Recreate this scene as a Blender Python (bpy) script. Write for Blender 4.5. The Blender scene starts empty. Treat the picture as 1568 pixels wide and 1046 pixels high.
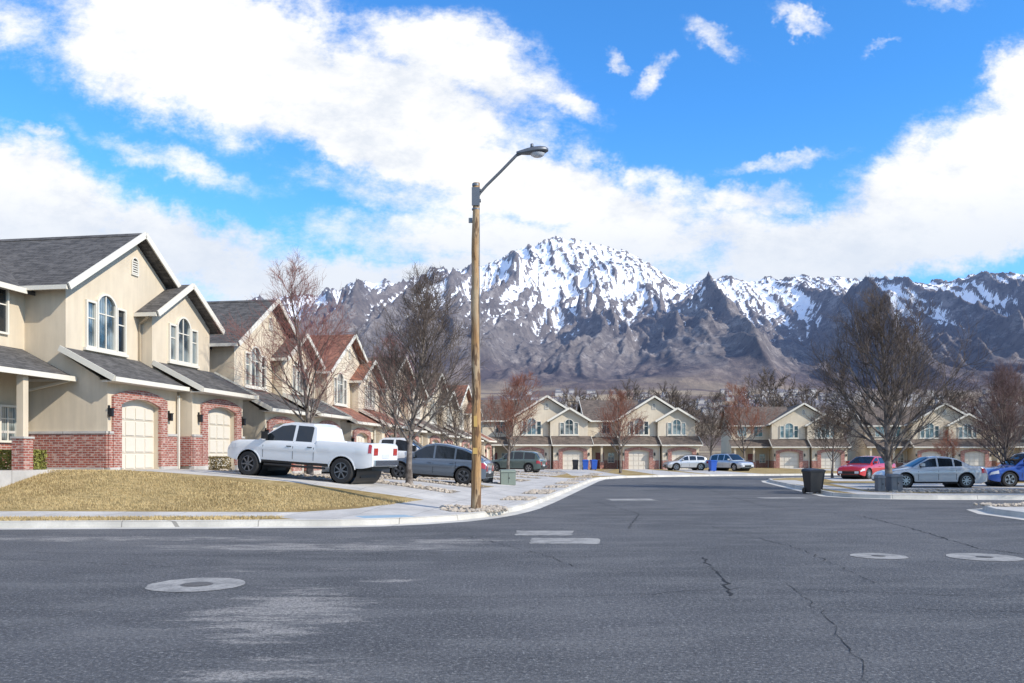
import bpy, bmesh, math, random
import numpy as np
from mathutils import Vector, Matrix
from mathutils.geometry import delaunay_2d_cdt
R=math.radians
scene=bpy.context.scene
random.seed(7); rng=np.random.default_rng(7)

# ------------------------------------------------------------------ node helpers
class NT:
    def __init__(s,tree): s.t=tree; s.n=tree.nodes; s.l=tree.links
    def node(s,typ,**kw):
        nd=s.n.new(typ)
        for k,v in kw.items(): setattr(nd,k,v)
        return nd
    def set(s,sock,v):
        if isinstance(v,bpy.types.NodeSocket): s.l.new(v,sock)
        else: sock.default_value=v
    def math(s,op,a,b=None,c=None,clamp=False):
        nd=s.n.new('ShaderNodeMath'); nd.operation=op; nd.use_clamp=clamp
        s.set(nd.inputs[0],a)
        if b is not None: s.set(nd.inputs[1],b)
        if c is not None: s.set(nd.inputs[2],c)
        return nd.outputs[0]
    def mix(s,f,a,b,blend='MIX'):
        nd=s.n.new('ShaderNodeMix'); nd.data_type='RGBA'; nd.blend_type=blend
        s.set(nd.inputs[0],f)
        s.set(nd.inputs[6],a if isinstance(a,bpy.types.NodeSocket) else (*a[:3],1))
        s.set(nd.inputs[7],b if isinstance(b,bpy.types.NodeSocket) else (*b[:3],1))
        return nd.outputs[2]
    def noise(s,vec,scale,detail=4,rough=.5,out=0,dist=0):
        nd=s.n.new('ShaderNodeTexNoise'); nd.inputs['Scale'].default_value=scale
        nd.inputs['Detail'].default_value=detail; nd.inputs['Roughness'].default_value=rough
        nd.inputs['Distortion'].default_value=dist
        if vec is not None: s.l.new(vec,nd.inputs['Vector'])
        return nd.outputs[out]
    def smooth(s,v,a,b,lo=0,hi=1):
        nd=s.n.new('ShaderNodeMapRange'); nd.interpolation_type='SMOOTHSTEP'
        s.set(nd.inputs[0],v); nd.inputs[1].default_value=a; nd.inputs[2].default_value=b
        nd.inputs[3].default_value=lo; nd.inputs[4].default_value=hi
        return nd.outputs[0]
    def mapping(s,vec,loc=(0,0,0),rot=(0,0,0),scale=(1,1,1),typ='POINT'):
        nd=s.n.new('ShaderNodeMapping'); nd.vector_type=typ
        nd.inputs['Location'].default_value=loc; nd.inputs['Rotation'].default_value=rot; nd.inputs['Scale'].default_value=scale
        s.l.new(vec,nd.inputs['Vector']); return nd.outputs[0]
    def bump(s,h,strength=.3,dist=.02):
        nd=s.n.new('ShaderNodeBump'); nd.inputs['Strength'].default_value=strength; nd.inputs['Distance'].default_value=dist
        s.l.new(h,nd.inputs['Height']); return nd.outputs[0]

def new_mat(name):
    m=bpy.data.materials.new(name); m.use_nodes=True
    nt=NT(m.node_tree); b=m.node_tree.nodes['Principled BSDF']
    tc=m.node_tree.nodes.new('ShaderNodeTexCoord')
    return m,nt,b,tc

def simple(name,col,rough=.6,metal=0,coat=0,noise=0,nscale=8,spec=.5,bumps=0):
    m,nt,b,tc=new_mat(name)
    b.inputs['Roughness'].default_value=rough; b.inputs['Metallic'].default_value=metal
    b.inputs['Coat Weight'].default_value=coat; b.inputs['Specular IOR Level'].default_value=spec
    b.inputs['Coat Roughness'].default_value=.04
    n=nt.noise(tc.outputs['Object'],nscale,5,.6)
    lo=tuple(c*(1-noise) for c in col); hi=tuple(min(1,c*(1+noise)) for c in col)
    nt.l.new(nt.mix(n,lo,hi),b.inputs['Base Color'])
    if bumps: nt.l.new(nt.bump(nt.noise(tc.outputs['Object'],nscale*6,3),bumps,.01),b.inputs['Normal'])
    return m

def m_stucco(name,col):
    m,nt,b,tc=new_mat(name); b.inputs['Roughness'].default_value=.9
    o=tc.outputs['Object']
    n=nt.noise(o,.9,5,.6); streak=nt.noise(nt.mapping(o,scale=(3,3,.35)),1.5,4,.6)
    f=nt.smooth(nt.math('ADD',nt.math('MULTIPLY',n,.5),nt.math('MULTIPLY',streak,.5)),.3,.7)
    c=nt.mix(f,tuple(x*.86 for x in col),tuple(x*1.05 for x in col))
    nt.l.new(c,b.inputs['Base Color'])
    nt.l.new(nt.bump(nt.noise(o,45,3,.6),.35,.01),b.inputs['Normal']); return m

def m_brick():
    m,nt,b,tc=new_mat('brick'); b.inputs['Roughness'].default_value=.85
    br=nt.node('ShaderNodeTexBrick'); nt.l.new(tc.outputs['UV'],br.inputs['Vector'])
    br.inputs['Scale'].default_value=1; br.inputs['Brick Width'].default_value=.215; br.inputs['Row Height'].default_value=.078
    br.inputs['Mortar Size'].default_value=.009; br.inputs['Color1'].default_value=(.38,.11,.075,1)
    br.inputs['Color2'].default_value=(.25,.07,.05,1); br.inputs['Mortar'].default_value=(.5,.42,.36,1)
    n=nt.noise(tc.outputs['UV'],7,3,.6)
    n2=nt.noise(nt.mapping(tc.outputs['UV'],scale=(4.65,12.8,1)),1,0,.5)
    c=nt.mix(nt.smooth(n2,.58,.68),br.outputs['Color'],(.50,.30,.24))
    c=nt.mix(nt.math('MULTIPLY',br.outputs['Fac'],1.0),c,(.48,.42,.37))
    c=nt.mix(nt.smooth(n,.35,.8,0,.35),c,(.1,.06,.05))
    nt.l.new(c,b.inputs['Base Color'])
    nt.l.new(nt.bump(nt.math('SUBTRACT',1.0,br.outputs['Fac']),.5,.01),b.inputs['Normal']); return m

def m_shingle(name,c1,c2):
    m,nt,b,tc=new_mat(name); b.inputs['Roughness'].default_value=.92
    br=nt.node('ShaderNodeTexBrick'); nt.l.new(tc.outputs['UV'],br.inputs['Vector'])
    br.inputs['Scale'].default_value=1; br.inputs['Brick Width'].default_value=.42; br.inputs['Row Height'].default_value=.17
    br.inputs['Mortar Size'].default_value=.014; br.inputs['Color1'].default_value=(*c1,1)
    br.inputs['Color2'].default_value=(*c2,1); br.inputs['Mortar'].default_value=(*[x*.35 for x in c2],1)
    br.offset=.37
    n=nt.noise(tc.outputs['UV'],1.3,5,.65); n2=nt.noise(nt.mapping(tc.outputs['UV'],scale=(2.4,5.9,1)),1.0,1,.5)
    c=nt.mix(nt.smooth(n,.3,.75,0,.5),br.outputs['Color'],tuple(x*1.7 for x in c1))
    c=nt.mix(nt.smooth(n2,.5,.62,0,.55),c,tuple(x*.5 for x in c2))
    nt.l.new(c,b.inputs['Base Color'])
    nt.l.new(nt.bump(nt.math('SUBTRACT',1.0,br.outputs['Fac']),.6,.015),b.inputs['Normal']); return m

def m_glass(name,blind=False):
    m,nt,b,tc=new_mat(name); b.inputs['Roughness'].default_value=.06; b.inputs['Specular IOR Level'].default_value=.8
    if blind:
        w=nt.node('ShaderNodeTexWave'); w.bands_direction='X'; w.inputs['Scale'].default_value=3.2
        nt.l.new(tc.outputs['UV'],w.inputs['Vector']); w.inputs['Distortion'].default_value=.4
        c=nt.mix(nt.smooth(w.outputs['Fac'],.2,.6),(.10,.13,.14),(.30,.34,.33))
        n=nt.noise(tc.outputs['UV'],.9,2)
        c=nt.mix(nt.smooth(n,.45,.6),c,(.03,.045,.05))
        nt.l.new(c,b.inputs['Base Color'])
        b.inputs['Coat Weight'].default_value=1; b.inputs['Coat Roughness'].default_value=.02
    else:
        b.inputs['Base Color'].default_value=(.012,.016,.02,1)
    return m

def m_concrete(name='concrete',col=(.50,.475,.44),joint=1.5):
    m,nt,b,tc=new_mat(name); b.inputs['Roughness'].default_value=.9
    o=tc.outputs['Object']
    rot=nt.mapping(o,rot=(0,0,R(9.4)))
    br=nt.node('ShaderNodeTexBrick'); nt.l.new(rot,br.inputs['Vector']); br.offset=0
    br.inputs['Scale'].default_value=1; br.inputs['Brick Width'].default_value=joint; br.inputs['Row Height'].default_value=joint
    br.inputs['Mortar Size'].default_value=.012
    n=nt.noise(o,.8,6,.65); n2=nt.noise(o,25,4,.7)
    c=nt.mix(nt.smooth(n,.3,.7),tuple(x*.8 for x in col),tuple(x*1.12 for x in col))
    c=nt.mix(nt.smooth(n2,.4,.8,0,.35),c,tuple(x*.6 for x in col))
    c=nt.mix(nt.math('MULTIPLY',br.outputs['Fac'],.65),c,(.12,.11,.1))
    nt.l.new(c,b.inputs['Base Color'])
    nt.l.new(nt.bump(n2,.2,.01),b.inputs['Normal']); return m

def m_collar():
    m,nt,b,tc=new_mat('collar_concrete'); b.inputs['Roughness'].default_value=.9
    o=tc.outputs['Object']; n=nt.noise(o,2.2,6,.7); n2=nt.noise(o,22,4,.75)
    c=nt.mix(nt.smooth(n,.35,.62),(.20,.195,.185),(.36,.345,.32)); c=nt.mix(nt.smooth(n2,.45,.7,0,.6),c,(.11,.11,.11))
    nt.l.new(c,b.inputs['Base Color']); nt.l.new(nt.bump(n2,.4,.01),b.inputs['Normal']); return m

def m_lawn():
    m,nt,b,tc=new_mat('dormant_lawn'); b.inputs['Roughness'].default_value=1; b.inputs['Specular IOR Level'].default_value=.1
    o=tc.outputs['Object']
    n=nt.noise(o,.55,6,.65); n2=nt.noise(o,14,6,.75); n3=nt.noise(nt.mapping(o,scale=(1,3,1)),2.2,4,.6)
    c=nt.mix(nt.smooth(n,.35,.65),(.31,.215,.095),(.52,.395,.20))
    c=nt.mix(nt.smooth(n3,.42,.65,0,.65),c,(.20,.16,.06))
    c=nt.mix(nt.smooth(n2,.42,.75,0,.6),c,(.15,.10,.045))
    nt.l.new(c,b.inputs['Base Color']); nt.l.new(nt.bump(n2,.8,.05),b.inputs['Normal']); return m

def m_gravel():
    m,nt,b,tc=new_mat('gravel'); b.inputs['Roughness'].default_value=.9
    v=nt.node('ShaderNodeTexVoronoi'); nt.l.new(tc.outputs['Object'],v.inputs['Vector']); v.inputs['Scale'].default_value=9
    c=nt.mix(v.outputs['Color'],(.20,.16,.12),(.50,.44,.36))
    c=nt.mix(nt.smooth(v.outputs['Distance'],.35,.75),c,(.07,.055,.045))
    nt.l.new(c,b.inputs['Base Color']); nt.l.new(nt.bump(nt.math('SUBTRACT',1.0,v.outputs['Distance']),.8,.05),b.inputs['Normal']); return m

def m_asphalt():
    m,nt,b,tc=new_mat('asphalt'); b.inputs['Roughness'].default_value=.85; b.inputs['Specular IOR Level'].default_value=.35
    o=tc.outputs['Object']
    big=nt.noise(o,.16,6,.65); mid=nt.noise(nt.mapping(o,scale=(.5,1.3,1)),.8,8,.72); fine=nt.noise(o,24,5,.85)
    grit=nt.noise(o,9,6,.85)
    vf=nt.node('ShaderNodeTexVoronoi'); vf.inputs['Scale'].default_value=40; nt.l.new(o,vf.inputs['Vector'])
    c=nt.mix(nt.smooth(big,.38,.62),(.066,.067,.071),(.098,.098,.102))
    c=nt.mix(nt.smooth(mid,.42,.68,0,.7),c,(.155,.152,.150))
    c=nt.mix(nt.smooth(grit,.42,.26,0,.6),c,(.028,.028,.030)); c=nt.mix(nt.smooth(grit,.54,.72,0,.6),c,(.22,.218,.215))
    c=nt.mix(nt.smooth(fine,.52,.66,0,.9),c,(.32,.32,.31))
    c=nt.mix(nt.smooth(fine,.47,.34,0,.9),c,(.016,.016,.018))
    c=nt.mix(nt.math('MULTIPLY',nt.smooth(vf.outputs['Distance'],.28,.05),.45),c,(.28,.28,.27))
    warp=nt.noise(nt.mapping(o,scale=(.45,1.6,1)),2.4,10,.78)
    tot=None
    for (x,y,rx,ry,w) in [(-3.6,15.3,4.8,1.1,1.1),(-2.4,9.0,1.4,2.4,1.1),(-1.2,16.4,1.9,1.0,1.05),(-1.6,11.2,.7,.25,1),(-8,16.8,8,.9,.9),(-1.9,6.2,1.3,1.2,.8),(-3.2,12.2,2.5,.6,.6),(6,30,2,8,.55)]:
        mp=nt.mapping(o,loc=(x,y,0),scale=(rx,ry,1),typ='TEXTURE')
        ln=nt.node('ShaderNodeVectorMath',operation='LENGTH'); nt.l.new(mp,ln.inputs[0])
        f=nt.math('MULTIPLY',nt.smooth(ln.outputs['Value'],1.25,.1),w)
        tot=f if tot is None else nt.math('MAXIMUM',tot,f)
    wf=nt.smooth(nt.math('ADD',nt.math('MULTIPLY',tot,.22),warp),.62,.78)
    wf=nt.math('MULTIPLY',wf,nt.math('MULTIPLY',nt.smooth(fine,.40,.56,.12,.95),nt.smooth(tot,.02,.35)))
    c=nt.mix(wf,c,(.35,.33,.305))
    st=nt.noise(o,1.7,3,.5); c=nt.mix(nt.smooth(st,.68,.74,0,.4),c,(.03,.03,.033))
    nt.l.new(c,b.inputs['Base Color'])
    nt.l.new(nt.bump(nt.math('ADD',nt.math('ADD',fine,grit),nt.math('MULTIPLY',vf.outputs['Distance'],.5)),.75,.02),b.inputs['Normal']); return m

def m_bark(name,c1,c2):
    m,nt,b,tc=new_mat(name); b.inputs['Roughness'].default_value=.95; b.inputs['Specular IOR Level'].default_value=.15
    n=nt.noise(tc.outputs['Object'],3,5,.7)
    nt.l.new(nt.mix(nt.smooth(n,.35,.65),c1,c2),b.inputs['Base Color']); return m

def m_polewood():
    m,nt,b,tc=new_mat('pole_wood'); b.inputs['Roughness'].default_value=.85
    o=tc.outputs['Object']
    g=nt.noise(nt.mapping(o,scale=(9,9,.35)),1.5,6,.7); k=nt.noise(nt.mapping(o,scale=(5,5,1.2)),1.3,3,.6); big=nt.noise(nt.mapping(o,scale=(2,2,.5)),1.2,4)
    c=nt.mix(nt.smooth(g,.35,.62),(.16,.08,.032),(.46,.27,.115))
    c=nt.mix(nt.smooth(big,.45,.62,0,.75),c,(.44,.34,.22))
    c=nt.mix(nt.smooth(k,.52,.60,0,.85),c,(.10,.05,.025))
    c=nt.mix(nt.smooth(g,.58,.63,0,.85),c,(.05,.03,.018))
    nt.l.new(c,b.inputs['Base Color']); nt.l.new(nt.bump(g,.6,.03),b.inputs['Normal']); return m

M={}
M['stucco']=m_stucco('stucco',(.63,.535,.40)); M['stucco2']=m_stucco('stucco_pale',(.64,.555,.425))
M['brick']=m_brick()
M['sh_grey']=m_shingle('shingles_grey',(.105,.098,.092),(.062,.058,.055))
M['sh_brown']=m_shingle('shingles_brown',(.15,.115,.09),(.09,.07,.058))
M['sh_red']=m_shingle('shingles_red',(.28,.12,.075),(.18,.08,.055))
M['trim']=simple('white_trim',(.68,.64,.55),.6,noise=.05)
M['trim_tan']=simple('tan_trim',(.40,.33,.235),.6,noise=.06)
M['door']=simple('garage_door',(.64,.585,.49),.6,noise=.04)
M['frontdoor']=simple('front_door',(.2,.05,.035),.4)
M['glass']=m_glass('window_glass'); M['blind']=m_glass('window_blinds',True)
M['black']=simple('black_plastic',(.012,.012,.013),.45)
M['rubber']=simple('tyre_rubber',(.02,.02,.021),.85,noise=.3)
M['rim']=simple('alloy',(.45,.46,.48),.3,metal=.9)
M['rimdark']=simple('dark_alloy',(.16,.16,.17),.35,metal=.6)
M['chrome']=simple('chrome',(.7,.7,.72),.12,metal=1)
M['lamp_red']=simple('tail_lamp',(.35,.015,.012),.15,coat=1)
M['lamp_clear']=simple('head_lamp',(.6,.62,.65),.08,coat=1)
M['concrete']=m_concrete(); M['kerb']=m_concrete('kerb_concrete',(.58,.55,.49),3.0)
M['collar']=m_collar()
M['lawn']=m_lawn(); M['gravel']=m_gravel(); M['asphalt']=m_asphalt()
M['bark']=m_bark('bark_grey',(.085,.064,.052),(.165,.13,.108)); M['bark_red']=m_bark('twigs_red',(.20,.08,.068),(.31,.15,.125))
M['bark_purple']=m_bark('twigs_purple',(.12,.075,.07),(.21,.14,.13))
M['bark_rust']=m_bark('twigs_rust',(.19,.075,.052),(.30,.135,.09))
M['trunk']=m_bark('trunk_bark',(.085,.07,.06),(.26,.22,.19))
M['pole']=m_polewood(); M['galv']=simple('galvanised',(.17,.18,.195),.45,metal=.6,noise=.15)
M['iron']=simple('cast_iron',(.13,.125,.12),.7,metal=.2,noise=.4,nscale=12,bumps=.4)
M['crack']=simple('crack_tar',(.014,.014,.015),.9)
M['pad']=simple('tactile_pad',(.27,.38,.46),.8,noise=.15)
M['rock']=simple('river_rock',(.42,.36,.29),.9,noise=.65,nscale=3)
M['bin_black']=simple('bin_black',(.018,.018,.02),.5); M['bin_blue']=simple('bin_blue',(.02,.09,.42),.45)
M['utility']=simple('utility_green',(.20,.24,.20),.6,noise=.1)
M['utilgrey']=simple('utility_grey',(.16,.16,.165),.7,noise=.1)

# ------------------------------------------------------------------ mesh builder
class MB:
    def __init__(s): s.v=[]; s.f=[]; s.m=[]
    def add(s,vs,fs,mi=0):
        o=len(s.v); s.v.extend([tuple(p) for p in vs])
        for f in fs: s.f.append([i+o for i in f]); s.m.append(mi)
    def box(s,x0,x1,y0,y1,z0,z1,mi=0):
        vs=[(x0,y0,z0),(x1,y0,z0),(x1,y1,z0),(x0,y1,z0),(x0,y0,z1),(x1,y0,z1),(x1,y1,z1),(x0,y1,z1)]
        s.add(vs,[(3,2,1,0),(4,5,6,7),(0,1,5,4),(1,2,6,5),(2,3,7,6),(3,0,4,7)],mi)
    def prism_y(s,poly,y0,y1,mi=0):
        n=len(poly); vs=[(x,y0,z) for x,z in poly]+[(x,y1,z) for x,z in poly]
        fs=[list(range(n)),list(range(2*n-1,n-1,-1))]+[((i+1)%n,i,i+n,(i+1)%n+n) for i in range(n)]
        s.add(vs,fs,mi)
    def prism_x(s,poly,x0,x1,mi=0):
        n=len(poly); vs=[(x0,y,z) for y,z in poly]+[(x1,y,z) for y,z in poly]
        fs=[list(range(n-1,-1,-1)),list(range(n,2*n))]+[(i,(i+1)%n,(i+1)%n+n,i+n) for i in range(n)]
        s.add(vs,fs,mi)
    def slab(s,a,b,c,d,t,mi=0):
        vs=[a,b,c,d]+[(p[0],p[1],p[2]-t) for p in (a,b,c,d)]
        s.add(vs,[(0,1,2,3),(7,6,5,4),(0,4,5,1),(1,5,6,2),(2,6,7,3),(3,7,4,0)],mi)
    def beam(s,p,q,w,h,mi=0):
        p=Vector(p);q=Vector(q); d=(q-p).normalized(); up=Vector((0,0,1)) if abs(d.z)<.95 else Vector((0,1,0))
        sd=d.cross(up).normalized()*w/2; u=sd.cross(d).normalized()*h/2
        vs=[]
        for c in (p,q):
            for a,b in ((-1,-1),(1,-1),(1,1),(-1,1)): vs.append(tuple(c+sd*a+u*b))
        s.add(vs,[(3,2,1,0),(4,5,6,7),(0,1,5,4),(1,2,6,5),(2,3,7,6),(3,0,4,7)],mi)
    def ring(s,outer,inner,y0,y1,mi=0):
        n=len(outer); vs=[(x,y0,z) for x,z in outer]+[(x,y0,z) for x,z in inner]+[(x,y1,z) for x,z in outer]+[(x,y1,z) for x,z in inner]
        fs=[]
        for i in range(n):
            j=(i+1)%n
            fs+=[(i,j,n+j,n+i),(j,i,2*n+i,2*n+j),(n+i,n+j,3*n+j,3*n+i)]
        s.add(vs,fs,mi)
    def tube(s,pts,rad,sides=8,mi=0,cap=True):
        pts=[Vector(p) for p in pts]; o=len(s.v); n=len(pts)
        for i,p in enumerate(pts):
            d=(pts[min(i+1,n-1)]-pts[max(i-1,0)]).normalized()
            up=Vector((0,0,1)) if abs(d.z)<.9 else Vector((1,0,0))
            a=d.cross(up).normalized(); b=d.cross(a)
            for k in range(sides):
                t=2*math.pi*k/sides; s.v.append(tuple(p+(a*math.cos(t)+b*math.sin(t))*rad[i]))
        for i in range(n-1):
            for k in range(sides):
                k2=(k+1)%sides
                s.f.append([o+i*sides+k,o+i*sides+k2,o+(i+1)*sides+k2,o+(i+1)*sides+k]); s.m.append(mi)
        if cap:
            s.f.append([o+k for k in range(sides)][::-1]); s.m.append(mi)
            s.f.append([o+(n-1)*sides+k for k in range(sides)]); s.m.append(mi)
    def mesh(s,name,mats,uv=False,smooth=False,fixn=True):
        me=bpy.data.meshes.new(name); me.from_pydata(s.v,[],s.f)
        for m in mats: me.materials.append(m)
        me.polygons.foreach_set('material_index',s.m)
        if fixn:
            bm=bmesh.new(); bm.from_mesh(me); bmesh.ops.recalc_face_normals(bm,faces=bm.faces); bm.to_mesh(me); bm.free()
        if smooth: me.polygons.foreach_set('use_smooth',[True]*len(me.polygons))
        me.update()
        if uv:
            ul=me.uv_layers.new(name='UVMap')
            for p in me.polygons:
                n=p.normal
                if abs(n.z)>.985: ua=Vector((1,0,0)); va=Vector((0,1,0))
                else:
                    ua=Vector((-n.y,n.x,0)).normalized(); va=n.cross(ua)
                for li in p.loop_indices:
                    co=me.vertices[me.loops[li].vertex_index].co
                    ul.data[li].uv=(co.dot(ua),co.dot(va))
        return me
    def obj(s,name,mats,parent=None,**kw):
        o=bpy.data.objects.new(name,s.mesh(name,mats,**kw)); scene.collection.objects.link(o)
        if parent: o.parent=parent
        return o
def empty(name,loc=(0,0,0),rotz=0):
    e=bpy.data.objects.new(name,None); e.empty_display_size=.3; scene.collection.objects.link(e)
    e.location=loc; e.rotation_euler=(0,0,rotz); return e
def link(name,me,parent=None,loc=(0,0,0),rot=(0,0,0),scale=(1,1,1)):
    o=bpy.data.objects.new(name,me); scene.collection.objects.link(o)
    if parent: o.parent=parent
    o.location=loc; o.rotation_euler=rot; o.scale=scale; return o

# ------------------------------------------------------------------ terrain functions
def Xk(Y): return -3.9+.166*Y
def hgt(X,Y):
    X=np.asarray(X,float); Y=np.asarray(Y,float)
    u=(Xk(Y)-X)*.986; v=Y-(20+.06*X)
    A=np.interp(u,[0,1.5,6,12.5,100],[0,0,.60,1,1]); B=np.interp(v,[0,2.4,4.5,7.2,100],[0,0,.38,1,1])
    F=np.interp(Y,[31,40,60,88],[1,.58,.4,.02])
    return .14+1.02*A*B*F
def SU(u,s): return (Xk(s)-.986*u, s+.164*u)
def inpoly(px,py,poly):
    px=np.asarray(px);py=np.asarray(py); c=np.zeros(px.shape,bool); n=len(poly)
    for i in range(n):
        x1,y1=poly[i];x2,y2=poly[(i+1)%n]
        if y1==y2: continue
        cond=((y1>py)!=(y2>py))&(px<(x2-x1)*(py-y1)/(y2-y1)+x1); c^=cond
    return c
def densify(pts,step,closed=False):
    out=[]; n=len(pts)
    for i in range(n if closed else n-1):
        a=pts[i];b=pts[(i+1)%n]; L=math.hypot(b[0]-a[0],b[1]-a[1]); k=max(1,min(200,int(L/step)))
        for j in range(k): out.append((a[0]+(b[0]-a[0])*j/k,a[1]+(b[1]-a[1])*j/k))
    if not closed: out.append(pts[-1])
    return out
def terrain(name,outer,regions,mats,zf,near):
    pts=[];edges=[]
    def addpoly(p):
        o=len(pts); pts.extend(p); n=len(p); edges.extend([(o+i,o+(i+1)%n) for i in range(n)])
    addpoly(outer)
    for mi,p in regions: addpoly(densify(p,2.0,True))
    x0,x1,y0,y1,st=near
    gx,gy=np.meshgrid(np.arange(x0,x1,st),np.arange(y0,y1,st)); gx=gx.ravel()+.013;gy=gy.ravel()+.017
    k=inpoly(gx,gy,outer); pts.extend(list(zip(gx[k],gy[k])))
    r=delaunay_2d_cdt([Vector(p) for p in pts],edges,[],0,1e-4)
    V=np.array([(v.x,v.y) for v in r[0]]); F=np.array([list(f) for f in r[2] if len(f)==3])
    c=V[F].mean(axis=1); keep=inpoly(c[:,0],c[:,1],outer); F=F[keep];c=c[keep]
    mi=np.zeros(len(F),int)
    for m,p in regions: mi[inpoly(c[:,0],c[:,1],p)]=m
    z=zf(V[:,0],V[:,1])
    me=bpy.data.meshes.new(name); me.from_pydata(np.column_stack([V,z]).tolist(),[],F.tolist())
    for m in mats: me.materials.append(m)
    me.polygons.foreach_set('material_index',mi.tolist())
    bm=bmesh.new(); bm.from_mesh(me); bmesh.ops.recalc_face_normals(bm,faces=bm.faces)
    if bm.faces and sum(f.normal.z for f in bm.faces)<0: bmesh.ops.reverse_faces(bm,faces=bm.faces)
    bm.to_mesh(me); bm.free(); me.polygons.foreach_set('use_smooth',[True]*len(me.polygons))
    o=bpy.data.objects.new(name,me); scene.collection.objects.link(o); return o
def sheet(name,pts,z,mat):
    me=bpy.data.meshes.new(name); me.from_pydata([(x,y,z) for x,y in pts],[],[list(range(len(pts)))]); me.materials.append(mat)
    bm=bmesh.new(); bm.from_mesh(me)
    if bm.faces[:][0].normal.z<0: bmesh.ops.reverse_faces(bm,faces=bm.faces)
    bm.to_mesh(me); bm.free()
    o=bpy.data.objects.new(name,me); scene.collection.objects.link(o); return o
def kerb(name,path,side):
    p=densify(path,1.2); n=len(p); vs=[];fs=[]
    prof=[(-.45,.004),(-.02,.008),(0,.13),(.03,.152),(.17,.152),(.17,.05)]
    for i,(x,y) in enumerate(p):
        a=p[max(i-1,0)];b=p[min(i+1,n-1)]; L=math.hypot(b[0]-a[0],b[1]-a[1]); nx,ny=-(b[1]-a[1])/L*side,(b[0]-a[0])/L*side
        for q,z in prof: vs.append((x+nx*q,y+ny*q,z))
    k=len(prof)
    for i in range(n-1):
        for j in range(k-1): fs.append((i*k+j,i*k+j+1,(i+1)*k+j+1,(i+1)*k+j))
    mb=MB(); mb.add(vs,fs); return mb.obj(name,[M['kerb']])

mg=simple('dry_ground',(.22,.18,.12),1,noise=.3,nscale=.05)
bm=MB(); bm.add([(-9000,-3000,-.03),(9000,-3000,-.03),(9000,9000,-.03),(-9000,9000,-.03)],[(0,1,2,3)]); bm.obj('ground',[mg],fixn=False)
sheet('road',[(-160,-40),(160,-40),(160,130),(-160,130)],0,M['asphalt'])

Lk=[(-140,11.6),(-60,16.4),(-25,18.5),(-6,19.64),(-4,19.85),(-3.2,20.1),(-2.3,20.65),(-1.4,21.5),(-.8,22.5),(-.35,23.6),(.05,24.9),(.42,26.4)]
Lk+=[(Xk(y),y) for y in (30,36,42,48,54)]+[(6.0,58.5),(7.9,62),(11,65),(15.5,67.3),(22,69.4),(60,79),(140,99)]
outerL=densify(Lk,1.5)+[(140,420),(-140,420)]
regs=[]
def rect(u0,u1,s0,s1): return [SU(u0,s0),SU(u1,s0),SU(u1,s1),SU(u0,s1)]
regs.append((1,[(-140,13.2),(-60,18.0),(-25,20.1),(-5.6,21.0),(-5.6,22.3),(-25,21.5),(-60,19.4),(-140,14.6)]))
regs.append((1,[(-6,21.0),(-5.0,20.0),(-4,19.87),(-3.2,20.12),(-2.3,20.67),(-1.4,21.52),(-.8,22.52),(-.35,23.62),(.05,24.9),(.4,26.4),SU(.02,56),SU(3.0,56),SU(3.0,25.6),(-4.2,23.2),(-5.6,22.3),(-6,22.25)]))
for k in range(6):
    s=25.3+11.3*k
    regs.append((2,rect(3.0,13.8,s+2.8,s+10.6)))
    regs.append((1,rect(2.95,14.5,s+.15,s+3.3)))
    regs.append((1,rect(2.95,14.5,s+4.9,s+8.1)))
    regs.append((2,rect(.2,1.3,s+3.2,s+5.0)))
    regs.append((2,rect(.2,1.3,s+8.0,s+11.2)))
regs.append((2,[(-1.05+.95*math.cos(t),23.9+1.3*math.sin(t)) for t in np.linspace(0,2*math.pi,18,endpoint=False)]))
regs.append((3,[(-3.55,20.45),(-2.35,20.95),(-2.75,21.65),(-3.95,21.2)]))
for x0,y0,x1 in ((5,93,8),(.4,93,3),(16.6,93,20),(12,93,14.8),(37,103,40),(32.3,103,34.8),(54,103,57.2),(49.3,103,51.8)):
    yk=np.interp(x0,[7.9,15.5,22,60],[62,67.3,69.4,79])
    regs.append((1,[(x0-.6,yk+.6),(x1+.6,yk+1.2),(x1,y0+3),(x0,y0+3)]))
terrain('left_block_ground',outerL,regs,[M['lawn'],M['concrete'],M['gravel'],M['pad']],hgt,(-34,26,14,96,1.0))
kerb('kerb',Lk,1)

Rk=[(150,30.2),(60,31),(20,31.6),(16,31.9),(14.4,32.3),(13.3,33.2),(12.95,34.4)]+[(7.2+.166*y,y) for y in (37,42,47,52)]+[(16.6,55),(18.6,57.3),(22,58.9),(30,61),(60,68.5),(150,90)]
outerR=densify(Rk,1.5)
zR=lambda X,Y: np.full(np.shape(X),.14)
regR=[(1,[(15.6,38),(150,37),(150,46),(17.2,46)]),(1,[(13.6,33.3),(16,32.4),(60,31.6),(60,33),(16.5,33.8),(14.8,35.2),(17.3,52),(15.8,52)]),(2,[(15.1,35.5),(19,34.2),(26,34.2),(26,37.5),(15.6,38)]),(1,[(19,50),(29,50),(29,60),(21,58)])]
terrain('right_block_ground',outerR,regR,[M['lawn'],M['concrete'],M['gravel']],zR,(12,40,30,64,2.0))
kerb('kerb',Rk,-1)
Ck=[(60,26.6),(18,26.4),(15.4,26.5),(14.2,25.6),(13.6,23.9),(13.5,21.6),(14.1,20.0),(16,19.2),(60,18.7)]
terrain('corner_pavement',densify(Ck,1.5),[(1,[(13.9,26),(15,26.3),(18.5,26.3),(18,25.4),(14.5,24.9),(13.8,25)])],[M['concrete'],M['gravel']],zR,(13,20,19,27,2))
kerb('kerb',Ck,1)

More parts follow.
